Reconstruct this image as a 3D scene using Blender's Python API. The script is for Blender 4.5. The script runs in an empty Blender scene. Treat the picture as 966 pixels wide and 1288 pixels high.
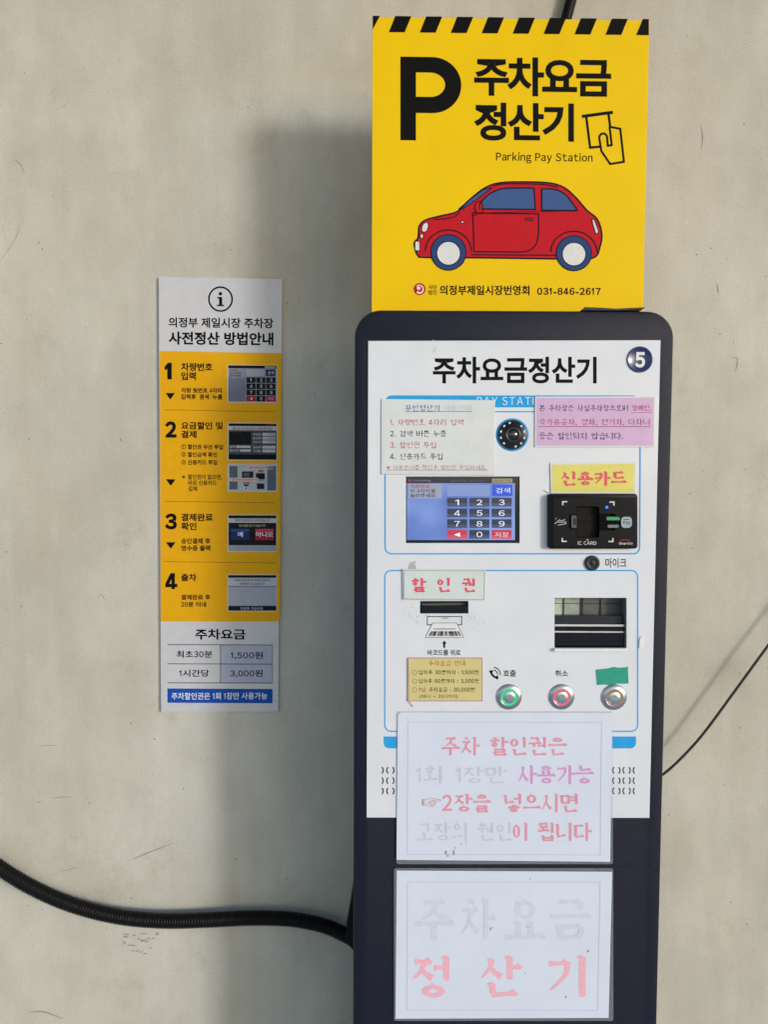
import bpy, bmesh, math, random
from mathutils import Vector, Matrix
from mathutils.geometry import tessellate_polygon
random.seed(7)
S = bpy.context.scene
COL = S.collection
R = math.radians

# ------------------------------------------------------------------ camera
FPX, CX, CY = 967.0, 483.0, 644.0          # focal length and centre in photo pixels (966 x 1288)
CAM = Vector((0.0, -1.30, 1.45))
ROT = Matrix.Rotation(R(90 - 3.05), 3, 'X') @ Matrix.Rotation(R(0.27), 3, 'Z')
cd = bpy.data.cameras.new('camera')
cd.sensor_fit = 'HORIZONTAL'; cd.sensor_width = 36.0; cd.lens = 36.0 * FPX / 966.0
cd.clip_start = 0.01; cd.clip_end = 500
cam = bpy.data.objects.new('camera', cd); COL.objects.link(cam)
cam.matrix_world = Matrix.Translation(CAM) @ ROT.to_4x4()
S.camera = cam

# ------------------------------------------------------------------ world, sun, exposure
EXPO = 0.56
SUN_EL, SUN_AZ = 10.5, 46.0                # elevation; degrees to the right of the wall's normal
W = bpy.data.worlds.new('World'); S.world = W; W.use_nodes = True
nt = W.node_tree
sky = nt.nodes.new('ShaderNodeTexSky'); sky.sky_type = 'NISHITA'; sky.sun_disc = False
sky.sun_elevation = R(SUN_EL); sky.sun_rotation = R(180 - SUN_AZ)
sky.air_density = 1.0; sky.dust_density = 0.6; sky.ozone_density = 1.0
bg = nt.nodes['Background']; bg.inputs['Strength'].default_value = 0.15
nt.links.new(sky.outputs['Color'], bg.inputs['Color'])
sd = bpy.data.lights.new('sun', 'SUN'); sd.energy = 1.1; sd.angle = R(9.0); sd.color = (0.95, 0.975, 1.0)
sun = bpy.data.objects.new('sun', sd); COL.objects.link(sun)
to_sun = Vector((math.sin(R(SUN_AZ)) * math.cos(R(SUN_EL)), -math.cos(R(SUN_AZ)) * math.cos(R(SUN_EL)), math.sin(R(SUN_EL))))
sun.rotation_euler = to_sun.to_track_quat('Z', 'Y').to_euler(); sun.location = (3, -4, 4)
S.view_settings.view_transform = 'Standard'; S.view_settings.look = 'None'
S.view_settings.exposure = EXPO; S.view_settings.gamma = 1.0

# ------------------------------------------------------------------ materials
def lin(h):
    v = [int(h[i:i + 2], 16) / 255 for i in (0, 2, 4)]
    return [c / 12.92 if c <= .04045 else ((c + .055) / 1.055) ** 2.4 for c in v]
MATS = {}
def mat(name, hexc, rough=.5, metal=0., spec=.5, var=.04, vscale=60., bump=0., bscale=900., emit=0., coat=0., alpha=1., trans=0., rvar=0., bdist=.0006):
    if name in MATS: return MATS[name]
    m = bpy.data.materials.new(name); m.use_nodes = True; n = m.node_tree.nodes; l = m.node_tree.links
    b = n['Principled BSDF']; c = lin(hexc)
    b.inputs['Roughness'].default_value = rough; b.inputs['Metallic'].default_value = metal
    b.inputs['Specular IOR Level'].default_value = spec
    b.inputs['Coat Weight'].default_value = coat; b.inputs['Coat Roughness'].default_value = .14
    b.inputs['Alpha'].default_value = alpha; b.inputs['Transmission Weight'].default_value = trans
    b.inputs['Base Color'].default_value = (*c, 1)
    tc = n.new('ShaderNodeTexCoord')
    if var > 0:
        nz = n.new('ShaderNodeTexNoise'); nz.inputs['Scale'].default_value = vscale; nz.inputs['Detail'].default_value = 6
        l.new(tc.outputs['Object'], nz.inputs['Vector'])
        mr = n.new('ShaderNodeMapRange'); mr.inputs['From Min'].default_value = .3; mr.inputs['From Max'].default_value = .7
        mr.inputs['To Min'].default_value = 1 - var; mr.inputs['To Max'].default_value = 1 + var
        l.new(nz.outputs['Fac'], mr.inputs['Value'])
        vm = n.new('ShaderNodeVectorMath'); vm.operation = 'SCALE'; vm.inputs[0].default_value = c
        l.new(mr.outputs['Result'], vm.inputs['Scale']); l.new(vm.outputs['Vector'], b.inputs['Base Color'])
    if bump > 0:
        nb = n.new('ShaderNodeTexNoise'); nb.inputs['Scale'].default_value = bscale; nb.inputs['Detail'].default_value = 2
        l.new(tc.outputs['Object'], nb.inputs['Vector'])
        bp = n.new('ShaderNodeBump'); bp.inputs['Strength'].default_value = bump; bp.inputs['Distance'].default_value = bdist
        l.new(nb.outputs['Fac'], bp.inputs['Height']); l.new(bp.outputs['Normal'], b.inputs['Normal'])
        if coat > 0: l.new(bp.outputs['Normal'], b.inputs['Coat Normal'])
    if rvar > 0:
        nr = n.new('ShaderNodeTexNoise'); nr.inputs['Scale'].default_value = 22; nr.inputs['Detail'].default_value = 5
        l.new(tc.outputs['Object'], nr.inputs['Vector'])
        mq = n.new('ShaderNodeMapRange'); mq.inputs['From Min'].default_value = .35; mq.inputs['From Max'].default_value = .65
        mq.inputs['To Min'].default_value = max(.03, rough - rvar); mq.inputs['To Max'].default_value = rough + rvar
        l.new(nr.outputs['Fac'], mq.inputs['Value']); l.new(mq.outputs['Result'], b.inputs['Roughness'])
    if emit > 0:
        k = emit / (2 ** EXPO)
        b.inputs['Emission Color'].default_value = (*c, 1); b.inputs['Emission Strength'].default_value = k
        b.inputs['Base Color'].default_value = (.01, .01, .012, 1)
        for lk in list(b.inputs['Base Color'].links): l.remove(lk)
    MATS[name] = m
    return m
def ink(hexc, rough=.6): return mat('ink_' + hexc, hexc, rough=rough, spec=.12, var=.05, vscale=120)
def lit(hexc, k=1.0): return mat('screen_%s_%d' % (hexc, k * 100), hexc, rough=.15, var=0, emit=k)

# ------------------------------------------------------------------ geometry helpers
def P(px, py, Y):
    d = ROT @ Vector(((px - CX) / FPX, -(py - CY) / FPX, -1)); t = (Y - CAM.y) / d.y
    return CAM + d * t
def inset(lp, b):
    n = len(lp); out = []
    for i in range(n):
        a, p, c = Vector(lp[i - 1]), Vector(lp[i]), Vector(lp[(i + 1) % n])
        e1 = (p - a).normalized(); e2 = (c - p).normalized()
        n1 = Vector((-e1.y, e1.x)); n2 = Vector((-e2.y, e2.x)); k = 1 + n1.dot(n2)
        out.append(tuple(p + (n1 + n2) * (b / max(k, .3))))
    return out
def area(lp): return sum(lp[i - 1][0] * lp[i][1] - lp[i][0] * lp[i - 1][1] for i in range(len(lp))) / 2
def rect(x0, y0, x1, y1): return [(x0, y0), (x1, y0), (x1, y1), (x0, y1)]
def rrect(x0, y0, x1, y1, r, seg=6, corners=(1, 1, 1, 1)):
    out = []
    for k, (cx, cy, a) in enumerate(((x0 + r, y0 + r, 180), (x1 - r, y0 + r, 270), (x1 - r, y1 - r, 0), (x0 + r, y1 - r, 90))):
        if not corners[k]:
            out.append(((x0, x1, x1, x0)[k], (y0, y0, y1, y1)[k])); continue
        for i in range(seg + 1):
            t = R(a + 90 * i / seg); out.append((cx + r * math.cos(t), cy + r * math.sin(t)))
    return out
def ell(cx, cy, rx, ry=None, n=32, a0=0, a1=360):
    ry = ry or rx; full = abs(a1 - a0) >= 360
    return [(cx + rx * math.cos(R(a0 + (a1 - a0) * i / (n if full else n - 1))), cy + ry * math.sin(R(a0 + (a1 - a0) * i / (n if full else n - 1)))) for i in range(n)]
def smooth(pts, n=8, closed=False):
    out = []; m = len(pts)
    for i in range(m if closed else m - 1):
        g = lambda k: Vector(pts[k % m]) if closed else Vector(pts[min(max(k, 0), m - 1)])
        a, b, c, d = g(i - 1), g(i), g(i + 1), g(i + 2)
        for j in range(n):
            t = j / n
            out.append(tuple(.5 * (2 * b + (c - a) * t + (2 * a - 5 * b + 4 * c - d) * t * t + (3 * b - a - 3 * c + d) * t ** 3)))
    if not closed: out.append(tuple(pts[-1]))
    return out
def ribbon(pts, w, closed=False):
    """list of quads along a polyline; w a number or a function of 0..1"""
    n = len(pts); L = []; Rr = []
    for i in range(n):
        p = Vector(pts[i])
        a = Vector(pts[(i - 1) % n] if closed or i > 0 else pts[i]); c = Vector(pts[(i + 1) % n] if closed or i < n - 1 else pts[i])
        e1 = (p - a).normalized() if (p - a).length > 1e-9 else (c - p).normalized()
        e2 = (c - p).normalized() if (c - p).length > 1e-9 else e1
        n1 = Vector((-e1.y, e1.x)); n2 = Vector((-e2.y, e2.x)); nn = (n1 + n2) / max(.35, 1 + n1.dot(n2))
        ww = (w(i / max(1, n - 1)) if callable(w) else w) / 2
        L.append(tuple(p + nn * ww)); Rr.append(tuple(p - nn * ww))
    return [[L[i], L[(i + 1) % n], Rr[(i + 1) % n], Rr[i]] for i in range(n if closed else n - 1)]

class Mesh:
    def __init__(s, warp=None): s.v = []; s.f = []; s.m = []; s.mats = []; s.sm = []; s.warp = warp
    def mi(s, m):
        if m not in s.mats: s.mats.append(m)
        return s.mats.index(m)
    def add(s, vs, fs, m, sm=False):
        o = len(s.v); s.v += [tuple(v) for v in vs]; k = s.mi(m)
        for f in fs: s.f.append([o + i for i in f]); s.m.append(k); s.sm.append(sm)
    def px(s, p, Y):
        if s.warp: p = s.warp(p)
        return P(p[0], p[1], Y)
    # flat prints, in photo pixels, on the plane y = Y
    def fill(s, loops, m, Y):
        if loops and not isinstance(loops[0][0], (tuple, list)): loops = [loops]
        vs = [s.px(p, Y) for lp in loops for p in lp]
        tri = tessellate_polygon([[Vector((p[0], p[1], 0)) for p in lp] for lp in loops])
        fs = []
        for t in tri:
            a, b, c = (vs[i] for i in t)
            fs.append(list(t) if (b - a).cross(c - a).y < 0 else list(t)[::-1])
        s.add(vs, fs, m)
    def line(s, pts, w, m, Y, closed=False):
        for q in ribbon(pts, w, closed): s.fill([q], m, Y)
    def dash(s, x0, y0, x1, y1, w, m, Y, n):
        for i in range(n):
            a = i / n; b = (i + .62) / n
            s.line([(x0 + (x1 - x0) * a, y0 + (y1 - y0) * a), (x0 + (x1 - x0) * b, y0 + (y1 - y0) * b)], w, m, Y)
    def glyphs(s, vs, fs, box, m, Y):
        xs = [v[0] for v in vs]; ys = [v[1] for v in vs]
        x0, x1, y0, y1 = min(xs), max(xs), min(ys), max(ys)
        f = lambda v: (box[0] + (v[0] - x0) / max(1e-6, x1 - x0) * (box[2] - box[0]), box[1] + (v[1] - y0) / max(1e-6, y1 - y0) * (box[3] - box[1]))
        out = []
        for v in vs:
            q = s.px(f(v), Y)
            if len(v) > 2: q.y -= v[2]
            out.append(q)
        ff = []
        for t in fs:
            a, b, c = out[t[0]], out[t[1]], out[t[2]]
            ff.append(list(t) if (b - a).cross(c - a).y < 0 else list(t)[::-1])
        s.add(out, ff, m)
    def text(s, body, box, m, Y, bold=0., space=1.0):
        vs, fs = font_mesh(body, bold, space); s.glyphs(vs, fs, box, m, Y)
    def brush(s, body, box, m, Y, wt=1.0):
        vs, fs = brush_mesh(body, wt); s.glyphs(vs, fs, box, m, Y)
    # solids; loops are (x, z) in metres, extruded from y = Yb (back) to y = Yf (front)
    def slab(s, loops, Yb, Yf, m, bevel=0.):
        if not isinstance(loops[0][0], (tuple, list)): loops = [loops]
        lps = []
        for k, lp in enumerate(loops):
            ccw = area(lp) > 0
            lps.append(list(lp) if ccw == (k == 0) else list(lp)[::-1])
        rings = [(0, Yb)] + ([(0, Yf + bevel), (bevel * .3, Yf + bevel * .3), (bevel, Yf)] if bevel > 0 else [(0, Yf)])
        vs = []; idx = []; fs = []
        for b, Y in rings:
            ri = []
            for lp in lps:
                pp = inset(lp, b) if b > 0 else lp
                ri.append([len(vs) + i for i in range(len(pp))]); vs += [(p[0], Y, p[1]) for p in pp]
            idx.append(ri)
        for a, b in zip(idx[:-1], idx[1:]):
            for la, lb in zip(a, b):
                n = len(la)
                for i in range(n): fs.append([la[i], la[(i + 1) % n], lb[(i + 1) % n], lb[i]])
        for ri, flip in ((idx[0], True), (idx[-1], False)):
            fl = [i for l in ri for i in l]
            for t in tessellate_polygon([[Vector((vs[i][0], vs[i][2], 0)) for i in l] for l in ri]):
                t = [fl[i] for i in t]; a, b, c = (Vector(vs[i]) for i in t); up = (b - a).cross(c - a).y < 0
                fs.append(t if up != flip else t[::-1])
        s.add(vs, fs, m)
    def pslab(s, loops, Yb, Yf, m, bevel=0.):           # the same, outline given in photo pixels on the front plane
        if not isinstance(loops[0][0], (tuple, list)): loops = [loops]
        s.slab([[(q.x, q.z) for q in (s.px(p, Yf) for p in lp)] for lp in loops], Yb, Yf, m, bevel)
    def box(s, x0, x1, y0, y1, z0, z1, m):
        vs = [(x, y, z) for x in (x0, x1) for y in (y0, y1) for z in (z0, z1)]
        s.add(vs, [[0, 1, 3, 2], [4, 6, 7, 5], [0, 4, 5, 1], [2, 3, 7, 6], [0, 2, 6, 4], [1, 5, 7, 3]], m)
    def lathe(s, c, prof, m, n=40):                     # axis along -y; prof = (radius, towards the camera)
        vs = []; fs = []
        for r, z in prof:
            for i in range(n):
                t = 2 * math.pi * i / n; vs.append((c[0] + r * math.cos(t), c[1] - z, c[2] + r * math.sin(t)))
        for k in range(len(prof) - 1):
            for i in range(n):
                fs.append([k * n + i, k * n + (i + 1) % n, (k + 1) * n + (i + 1) % n, (k + 1) * n + i])
        fs.append([(len(prof) - 1) * n + i for i in range(n)])
        s.add(vs, fs, m, True)
    def tube(s, pts, rad, m, n=14, up=Vector((0, -1, 0))):
        vs = []; fs = []; N = len(pts)
        for i, p in enumerate(pts):
            p = Vector(p); t = (Vector(pts[min(N - 1, i + 1)]) - Vector(pts[max(0, i - 1)])).normalized()
            a = t.cross(up).normalized(); b = a.cross(t)
            r = rad(i) if callable(rad) else rad
            for j in range(n):
                q = 2 * math.pi * j / n; vs.append(p + a * r * math.cos(q) + b * r * math.sin(q))
        for i in range(N - 1):
            for j in range(n): fs.append([i * n + j, i * n + (j + 1) % n, (i + 1) * n + (j + 1) % n, (i + 1) * n + j])
        fs.append(list(range(n))); fs.append([(N - 1) * n + j for j in range(n)])
        s.add(vs, fs, m, True)
    def build(s, name, parent=None, base=None, fix=False, autosmooth=None):
        root = parent
        while root is not None and root.parent is not None: root = root.parent
        o0 = Vector(root.location) if root is not None else Vector(base or (0, 0, 0))
        me = bpy.data.meshes.new(name)
        me.from_pydata([tuple(Vector(v) - o0) for v in s.v], [], s.f)
        for m in s.mats: me.materials.append(m)
        me.polygons.foreach_set('material_index', s.m); me.polygons.foreach_set('use_smooth', s.sm)
        if fix:
            b = bmesh.new(); b.from_mesh(me); bmesh.ops.recalc_face_normals(b, faces=b.faces); b.to_mesh(me); b.free()
        if autosmooth:
            for p in me.polygons: p.use_smooth = True
            me.set_sharp_from_angle(angle=R(autosmooth))
        me.update()
        o = bpy.data.objects.new(name, me); COL.objects.link(o)
        if parent is not None: o.parent = parent
        else: o.location = o0
        return o

_fc = {}
TS = bpy.data.scenes.new('lettering_workshop')          # empty scratch scene for turning letters into meshes, removed below
def glyph(ch, bold):
    if '0' <= ch <= '9' or 'A' <= ch <= 'Z' or 'a' <= ch <= 'z': ch = chr(ord(ch) + 0xFEE0)
    key = (ch, bold)
    if key in _fc: return _fc[key]
    if ch == '\uff11':                                     # a plain grotesk one
        t = .085 + 2 * bold; pg = [(.3 - t, .0), (.3, .0), (.3, -.733 - bold), (.3 - t * .85, -.733 - bold), (.06 - bold, -.60), (.06 - bold, -.60 + t * .95), (.3 - t, -.733 + t * 1.35)]
        _fc[key] = (pg, [tuple(f) for f in tessellate_polygon([[Vector((p[0], p[1], 0)) for p in pg]])]); return _fc[key]
    if ch == '\uff29':
        t = .05 + bold; _fc[key] = ([(0, 0), (2 * t, 0), (2 * t, -.733), (0, -.733)], [(0, 1, 2), (0, 2, 3)]); return _fc[key]
    if ch == '\uff14':                                     # an open-counter four whose counter survives emboldening
        t = .08 + 1.7 * bold; o_ = [(.62, -.2 - t / 2 + .02), (.62, -.2 + t / 2 + .02), (.5, -.18 + t / 2), (.5, 0), (.5 - t, 0), (.5 - t, -.18 + t / 2), (.04, -.18 + t / 2), (.04, -.2 - t * .4), (.5 - t * 1.25, -.733 - bold), (.5, -.733 - bold), (.5, -.18 - t / 2)]
        h_ = [(.5 - t, -.18 - t / 2), (.5 - t, -.733 + t * 1.5), (.04 + t * 1.15, -.18 - t / 2)]
        _fc[key] = (o_ + h_, [tuple(f) for f in tessellate_polygon([[Vector((p[0], p[1], 0)) for p in l] for l in (o_, h_)])]); return _fc[key]
    c = bpy.data.curves.new('tmp', 'FONT'); c.body = ch; c.offset = bold; c.resolution_u = 4; c.dimensions = '2D'; c.fill_mode = 'FRONT'
    o = bpy.data.objects.new('tmp', c); TS.collection.objects.link(o)
    TS.view_layers[0].update(); dg = TS.view_layers[0].depsgraph
    e = o.evaluated_get(dg); me = e.to_mesh(); me.calc_loop_triangles()
    vs = [(v.co.x, -v.co.y) for v in me.vertices]; fs = [tuple(t.vertices) for t in me.loop_triangles]
    e.to_mesh_clear(); bpy.data.objects.remove(o); bpy.data.curves.remove(c)
    _fc[key] = (vs, fs)
    return vs, fs
def font_mesh(body, bold, space):
    vs = []; fs = []; x = 0.
    for ch in body:
        if ch == ' ': x += .28; continue
        gv, gf = glyph(ch, bold); o = len(vs); fs.extend(tuple(o + i for i in f) for f in gf)
        if '\uac00' <= ch <= '\ud7a3': vs.extend((v[0] + x, v[1]) for v in gv); x += .92 * space
        else:
            lo = min(v[0] for v in gv); hi = max(v[0] for v in gv)
            k = .84 if ch.isalnum() and ord(ch) < 128 else 1.0          # full-width latin forms drawn a little narrower
            vs.extend(((v[0] - lo) * k + x + .045, v[1]) for v in gv); x += ((hi - lo) * k + .09) * (1 if space < 1 else space) + (.08 if ch == '1' else 0)
    return vs, fs

# ---- a serif hangul made of brush strokes: jamo as strokes in a unit box (y down)
_k = 'd'
CONS = {
 'ㄱ': [('h', (.04, .13), (.9, .12)), ('d', (.9, .08), (.82, .5), (.12, 1))],
 'ㄱh': [('h', (.04, .15), (.9, .14)), ('v', (.9, .1), (.86, 1))],
 'ㄴ': [('v', (.12, 0), (.12, .86)), ('h', (.1, .88), (1, .8))],
 'ㄷ': [('h', (.1, .1), (.92, .1)), ('v', (.12, .1), (.12, .9)), ('h', (.1, .9), (1, .86))],
 'ㄹ': [('h', (.06, .06), (.88, .06)), ('v', (.88, .04), (.86, .48)), ('h', (.1, .48), (.88, .48)), ('v', (.12, .46), (.12, .93)), ('h', (.1, .95), (1, .92))],
 'ㅁ': [('v', (.1, .03), (.13, .97)), ('h', (.1, .08), (.88, .08)), ('v', (.9, .04), (.87, .97)), ('h', (.12, .9), (.88, .9))],
 'ㅂ': [('v', (.1, 0), (.12, 1)), ('v', (.9, 0), (.88, 1)), ('h', (.1, .45), (.9, .45)), ('h', (.1, .93), (.9, .93))],
 'ㅅ': [('d', (.5, 0), (.44, .45), (.02, 1)), ('e', (.46, .4), (.68, .72), (1, .95))],
 'ㅇ': [('o',)],
 'ㅈ': [('h', (.08, .1), (.9, .1)), ('d', (.62, .1), (.42, .6), (.02, 1)), ('e', (.46, .52), (.7, .77), (1, .97))],
 'ㅊ': [('h', (.36, -.06), (.66, -.02)), ('h', (.08, .24), (.9, .24)), ('d', (.6, .24), (.42, .66), (.02, 1)), ('e', (.46, .58), (.7, .8), (1, .97))],
 'ㅋ': [('h', (.04, .13), (.9, .12)), ('d', (.9, .08), (.82, .5), (.12, 1)), ('h', (.08, .52), (.8, .48))],
 'ㅌ': [('h', (.1, .08), (.92, .08)), ('h', (.12, .48), (.9, .48)), ('v', (.12, .08), (.12, .9)), ('h', (.1, .9), (1, .87))],
 'ㅍ': [('h', (.05, .1), (.95, .1)), ('v', (.3, .1), (.34, .9)), ('v', (.7, .1), (.66, .9)), ('h', (0, .9), (1, .9))],
 'ㅎ': [('h', (.34, -.04), (.68, 0)), ('h', (.04, .26), (.96, .25)), ('o', .18, .42, .82, 1.02)],
}
VOW = {
 'ㅏ': [('v', (.4, 0), (.4, 1)), ('h', (.4, .46), (.98, .45))], 'ㅑ': [('v', (.4, 0), (.4, 1)), ('h', (.4, .32), (.98, .31)), ('h', (.4, .6), (.98, .59))],
 'ㅓ': [('v', (.75, 0), (.75, 1)), ('h', (.05, .46), (.75, .45))], 'ㅕ': [('v', (.75, 0), (.75, 1)), ('h', (.05, .32), (.75, .31)), ('h', (.05, .6), (.75, .59))],
 'ㅣ': [('v', (.6, 0), (.6, 1))], 'ㅐ': [('v', (.2, .04), (.2, .94)), ('v', (.82, 0), (.82, 1)), ('h', (.2, .48), (.82, .47))],
 'ㅔ': [('v', (.46, .05), (.46, .94)), ('v', (.88, 0), (.88, 1)), ('h', (-.05, .46), (.46, .45))],
 'ㅖ': [('v', (.46, .05), (.46, .94)), ('v', (.88, 0), (.88, 1)), ('h', (-.05, .34), (.46, .33)), ('h', (-.05, .6), (.46, .59))],
 'ㅗ': [('v', (.5, .1), (.5, .85)), ('h', (0, .86), (1, .84))], 'ㅛ': [('v', (.34, .1), (.34, .85)), ('v', (.66, .1), (.66, .85)), ('h', (0, .86), (1, .84))],
 'ㅜ': [('h', (0, .2), (1, .18)), ('v', (.5, .2), (.5, 1.05))], 'ㅠ': [('h', (0, .2), (1, .18)), ('v', (.34, .2), (.32, 1)), ('v', (.66, .2), (.67, 1.05))],
 'ㅡ': [('h', (0, .5), (1, .48))],
}
COMP = {'ㅘ': 'ㅗㅏ', 'ㅙ': 'ㅗㅐ', 'ㅚ': 'ㅗㅣ', 'ㅝ': 'ㅜㅓ', 'ㅞ': 'ㅜㅔ', 'ㅟ': 'ㅜㅣ', 'ㅢ': 'ㅡㅣ'}
INI = 'ㄱㄲㄴㄷㄸㄹㅁㅂㅃㅅㅆㅇㅈㅉㅊㅋㅌㅍㅎ'
MED = 'ㅏㅐㅑㅒㅓㅔㅕㅖㅗㅘㅙㅚㅛㅜㅝㅞㅟㅠㅡㅢㅣ'
FIN = ['', 'ㄱ', 'ㄲ', 'ㄱㅅ', 'ㄴ', 'ㄴㅈ', 'ㄴㅎ', 'ㄷ', 'ㄹ', 'ㄹㄱ', 'ㄹㅁ', 'ㄹㅂ', 'ㄹㅅ', 'ㄹㅌ', 'ㄹㅍ', 'ㄹㅎ', 'ㅁ', 'ㅂ', 'ㅂㅅ', 'ㅅ', 'ㅆ', 'ㅇ', 'ㅈ', 'ㅊ', 'ㅋ', 'ㅌ', 'ㅍ', 'ㅎ']
DBL = {'ㄲ': 'ㄱㄱ', 'ㄸ': 'ㄷㄷ', 'ㅃ': 'ㅂㅂ', 'ㅆ': 'ㅅㅅ', 'ㅉ': 'ㅈㅈ'}
def strokes(ch):
    i = ord(ch) - 0xAC00; a, v, f = INI[i // 588], MED[i % 588 // 28], FIN[i % 28]
    out = []
    def put(j, box, table):
        for s in table[j]:
            x0, y0, x1, y1 = box; g = lambda p: (x0 + p[0] * (x1 - x0), y0 + p[1] * (y1 - y0))
            if s[0] == 'o':
                q = s[1:] or (.06, .06, .94, .96); p, r = g(q[:2]), g(q[2:]); out.append(('o', p, r))
            else: out.append((s[0],) + tuple(g(p) for p in s[1:]))
    def cons(j, box, hh):
        j = DBL.get(j, j)
        x0, y0, x1, y1 = box; w = (x1 - x0) / len(j)
        for k, c in enumerate(j):
            put(c + 'h' if c == 'ㄱ' and hh else c, (x0 + k * w, y0, x0 + (k + .92 if len(j) > 1 else 1) * w, y1), CONS)
    H = .56 if f else 1.0
    if v in 'ㅗㅛㅜㅠㅡ':
        tall = .42 if v == 'ㅡ' else .5
        cons(a, (.2, 0, .82, H * (.46 if f else .5)), True)
        put(v, (0, H * (.44 if f else .5), 1, H * (1.06 if f else 1)), VOW)
        if f: cons(f, (.18, .67, .84, 1), True)
    elif v in COMP:
        h, w = COMP[v]
        cons(a, (.08, 0, .56, H * .42), True)
        if h == 'ㅜ':
            out.append(('h', (0, H * .58), (.66, H * .56))); out.append(('v', (.3, H * .57), (.28, H * .98)))
            if w == 'ㅓ': out.append(('v', (.88, -.02), (.88, H * 1.04))); out.append(('h', (.5, H * .82), (.88, H * .81)))
            else: put(w, (.62, -.02, 1.02, H * 1.02), VOW)
        else:
            if h == 'ㅗ': out.append(('v', (.33, H * .5), (.33, H * .74)))
            out.append(('h', (0, H * .78), (.66, H * .74))); put(w, (.62, -.02, 1.02, H * 1.02), VOW)
        if f: cons(f, (.22, .7, .94, 1), True)
    else:
        cons(a, (.02, .06, .54, H * (.94 if f else .86)), False); put(v, (.56, -.02, 1.04, H * 1.04), VOW)
        if f: cons(f, (.22, .66, .92, 1), True)
    return out
def brush_mesh(body, wt):
    vs = []; fs = []; x = 0.; k = 0
    def quads(qs, dz):
        for q in qs:
            o = len(vs); vs.extend((p[0] + x, p[1], dz) for p in q)
            fs.extend(tuple(o + i for i in t) for t in tessellate_polygon([[Vector((p[0], p[1], 0)) for p in q]]))
    for ch in body:
        if ch == ' ': x += .5; continue
        if not '가' <= ch <= '힣':
            gv, gf = font_mesh(ch, .012 * wt, 1); o = len(vs); lo = min(v[0] for v in gv); hi = max(v[0] for v in gv)
            vs.extend(((v[0] - lo) * 1.25 + x, v[1] * 1.2 + .93, 0.) for v in gv); fs.extend(tuple(o + i for i in f) for f in gf)
            x += (hi - lo) * 1.25 + .12; continue
        hw, vw = .076 * wt, .105 * wt
        for s in strokes(ch):
            k += 1; dz = (k % 9) * 4e-5
            if s[0] == 'o':
                (x0, y0), (x1, y1) = s[1:]; n = 26; cx, cy = (x0 + x1) / 2, (y0 + y1) / 2; rx, ry = (x1 - x0) / 2, (y1 - y0) / 2
                ring = []
                for i in range(n):
                    a = 2 * math.pi * i / n; ca, sa = math.cos(a), math.sin(a); w = hw * .8 + (vw - hw * .8) * ca * ca
                    ring.append(((cx + rx * ca, cy + ry * sa), (cx + max(.01, rx - w) * ca, cy + max(.01, ry - w) * sa)))
                quads([[ring[i][0], ring[(i + 1) % n][0], ring[(i + 1) % n][1], ring[i][1]] for i in range(n)], dz)
                quads([[(cx - .02, y0 + .01), (cx - .06 * wt, y0 - .05 * wt), (cx + .05 * wt, y0 + .02)]], dz + 2e-5)
            elif s[0] == 'h':
                (xa, ya), (xb, yb) = s[1:]; L = xb - xa; w = hw
                quads([[(xa, ya - w * .2), (xa + .03, ya - w * .62), (xa + L * .3, ya - w * .42), (xa + L * .7, yb - w * .4), (xb - .05 * wt, yb - w * .95), (xb + .045 * wt, yb), (xb, yb + w * .55), (xa + L * .6, yb + w * .45), (xa + L * .3, ya + w * .45), (xa + .01, ya + w * .6)]], dz)
            elif s[0] == 'v':
                (xa, ya), (xb, yb) = s[1:]; w = vw
                quads([[(xa - w * .95, ya + .01), (xa - w * .1, ya - .03), (xa + w * .55, ya + .03), (xa + w * .5, ya + (yb - ya) * .5), (xb + w * .5, yb - .05), (xb + w * .1, yb), (xb - w * .42, yb - .04), (xa - w * .42, ya + (yb - ya) * .5), (xa - w * .4, ya + .07)]], dz)
            else:
                pts = smooth(list(s[1:]), 6)
                f = (lambda t: vw * (1.0 - .72 * t)) if s[0] == 'd' else (lambda t: vw * (.45 + .7 * t))
                quads(ribbon(pts, f), dz)
                if s[0] == 'd':
                    p = s[1]; quads([[(p[0] - vw * .8, p[1] + .0), (p[0], p[1] - .035), (p[0] + vw * .5, p[1] + .05), (p[0] - vw * .1, p[1] + .1)]], dz + 2e-5)
        x += 1.1
    return vs, fs

def thing(name, label, cat, loc, group=None):
    o = bpy.data.objects.new(name, None); COL.objects.link(o); o.location = loc; o.empty_display_size = .05
    o['label'] = label; o['category'] = cat
    if group: o['group'] = group
    bpy.context.view_layer.update(); return o
def tag(o, label, cat, group=None):
    o['label'] = label; o['category'] = cat
    if group: o['group'] = group
    return o
def crop(ox, oy, s):                                    # converts coordinates measured on an enlarged detail
    f = lambda x, y: (ox + x * s, oy + y * s)
    f.box = lambda a, b, c, d: (ox + a * s, oy + b * s, ox + c * s, oy + d * s)
    f.pts = lambda *q: [(ox + q[i] * s, oy + q[i + 1] * s) for i in range(0, len(q), 2)]
    f.s = s
    return f

# ------------------------------------------------------------------ the setting: ground and wall
def ground_mat():
    m = mat('paving_concrete', 'C6CFDC', rough=.85, var=.16, vscale=3.0, bump=.5, bscale=200); return m
g = Mesh(); g.add([(-60, -80, 0), (60, -80, 0), (60, 2, 0), (-60, 2, 0)], [[0, 1, 2, 3]], ground_mat())
go = g.build('ground'); go['kind'] = 'structure'

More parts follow.
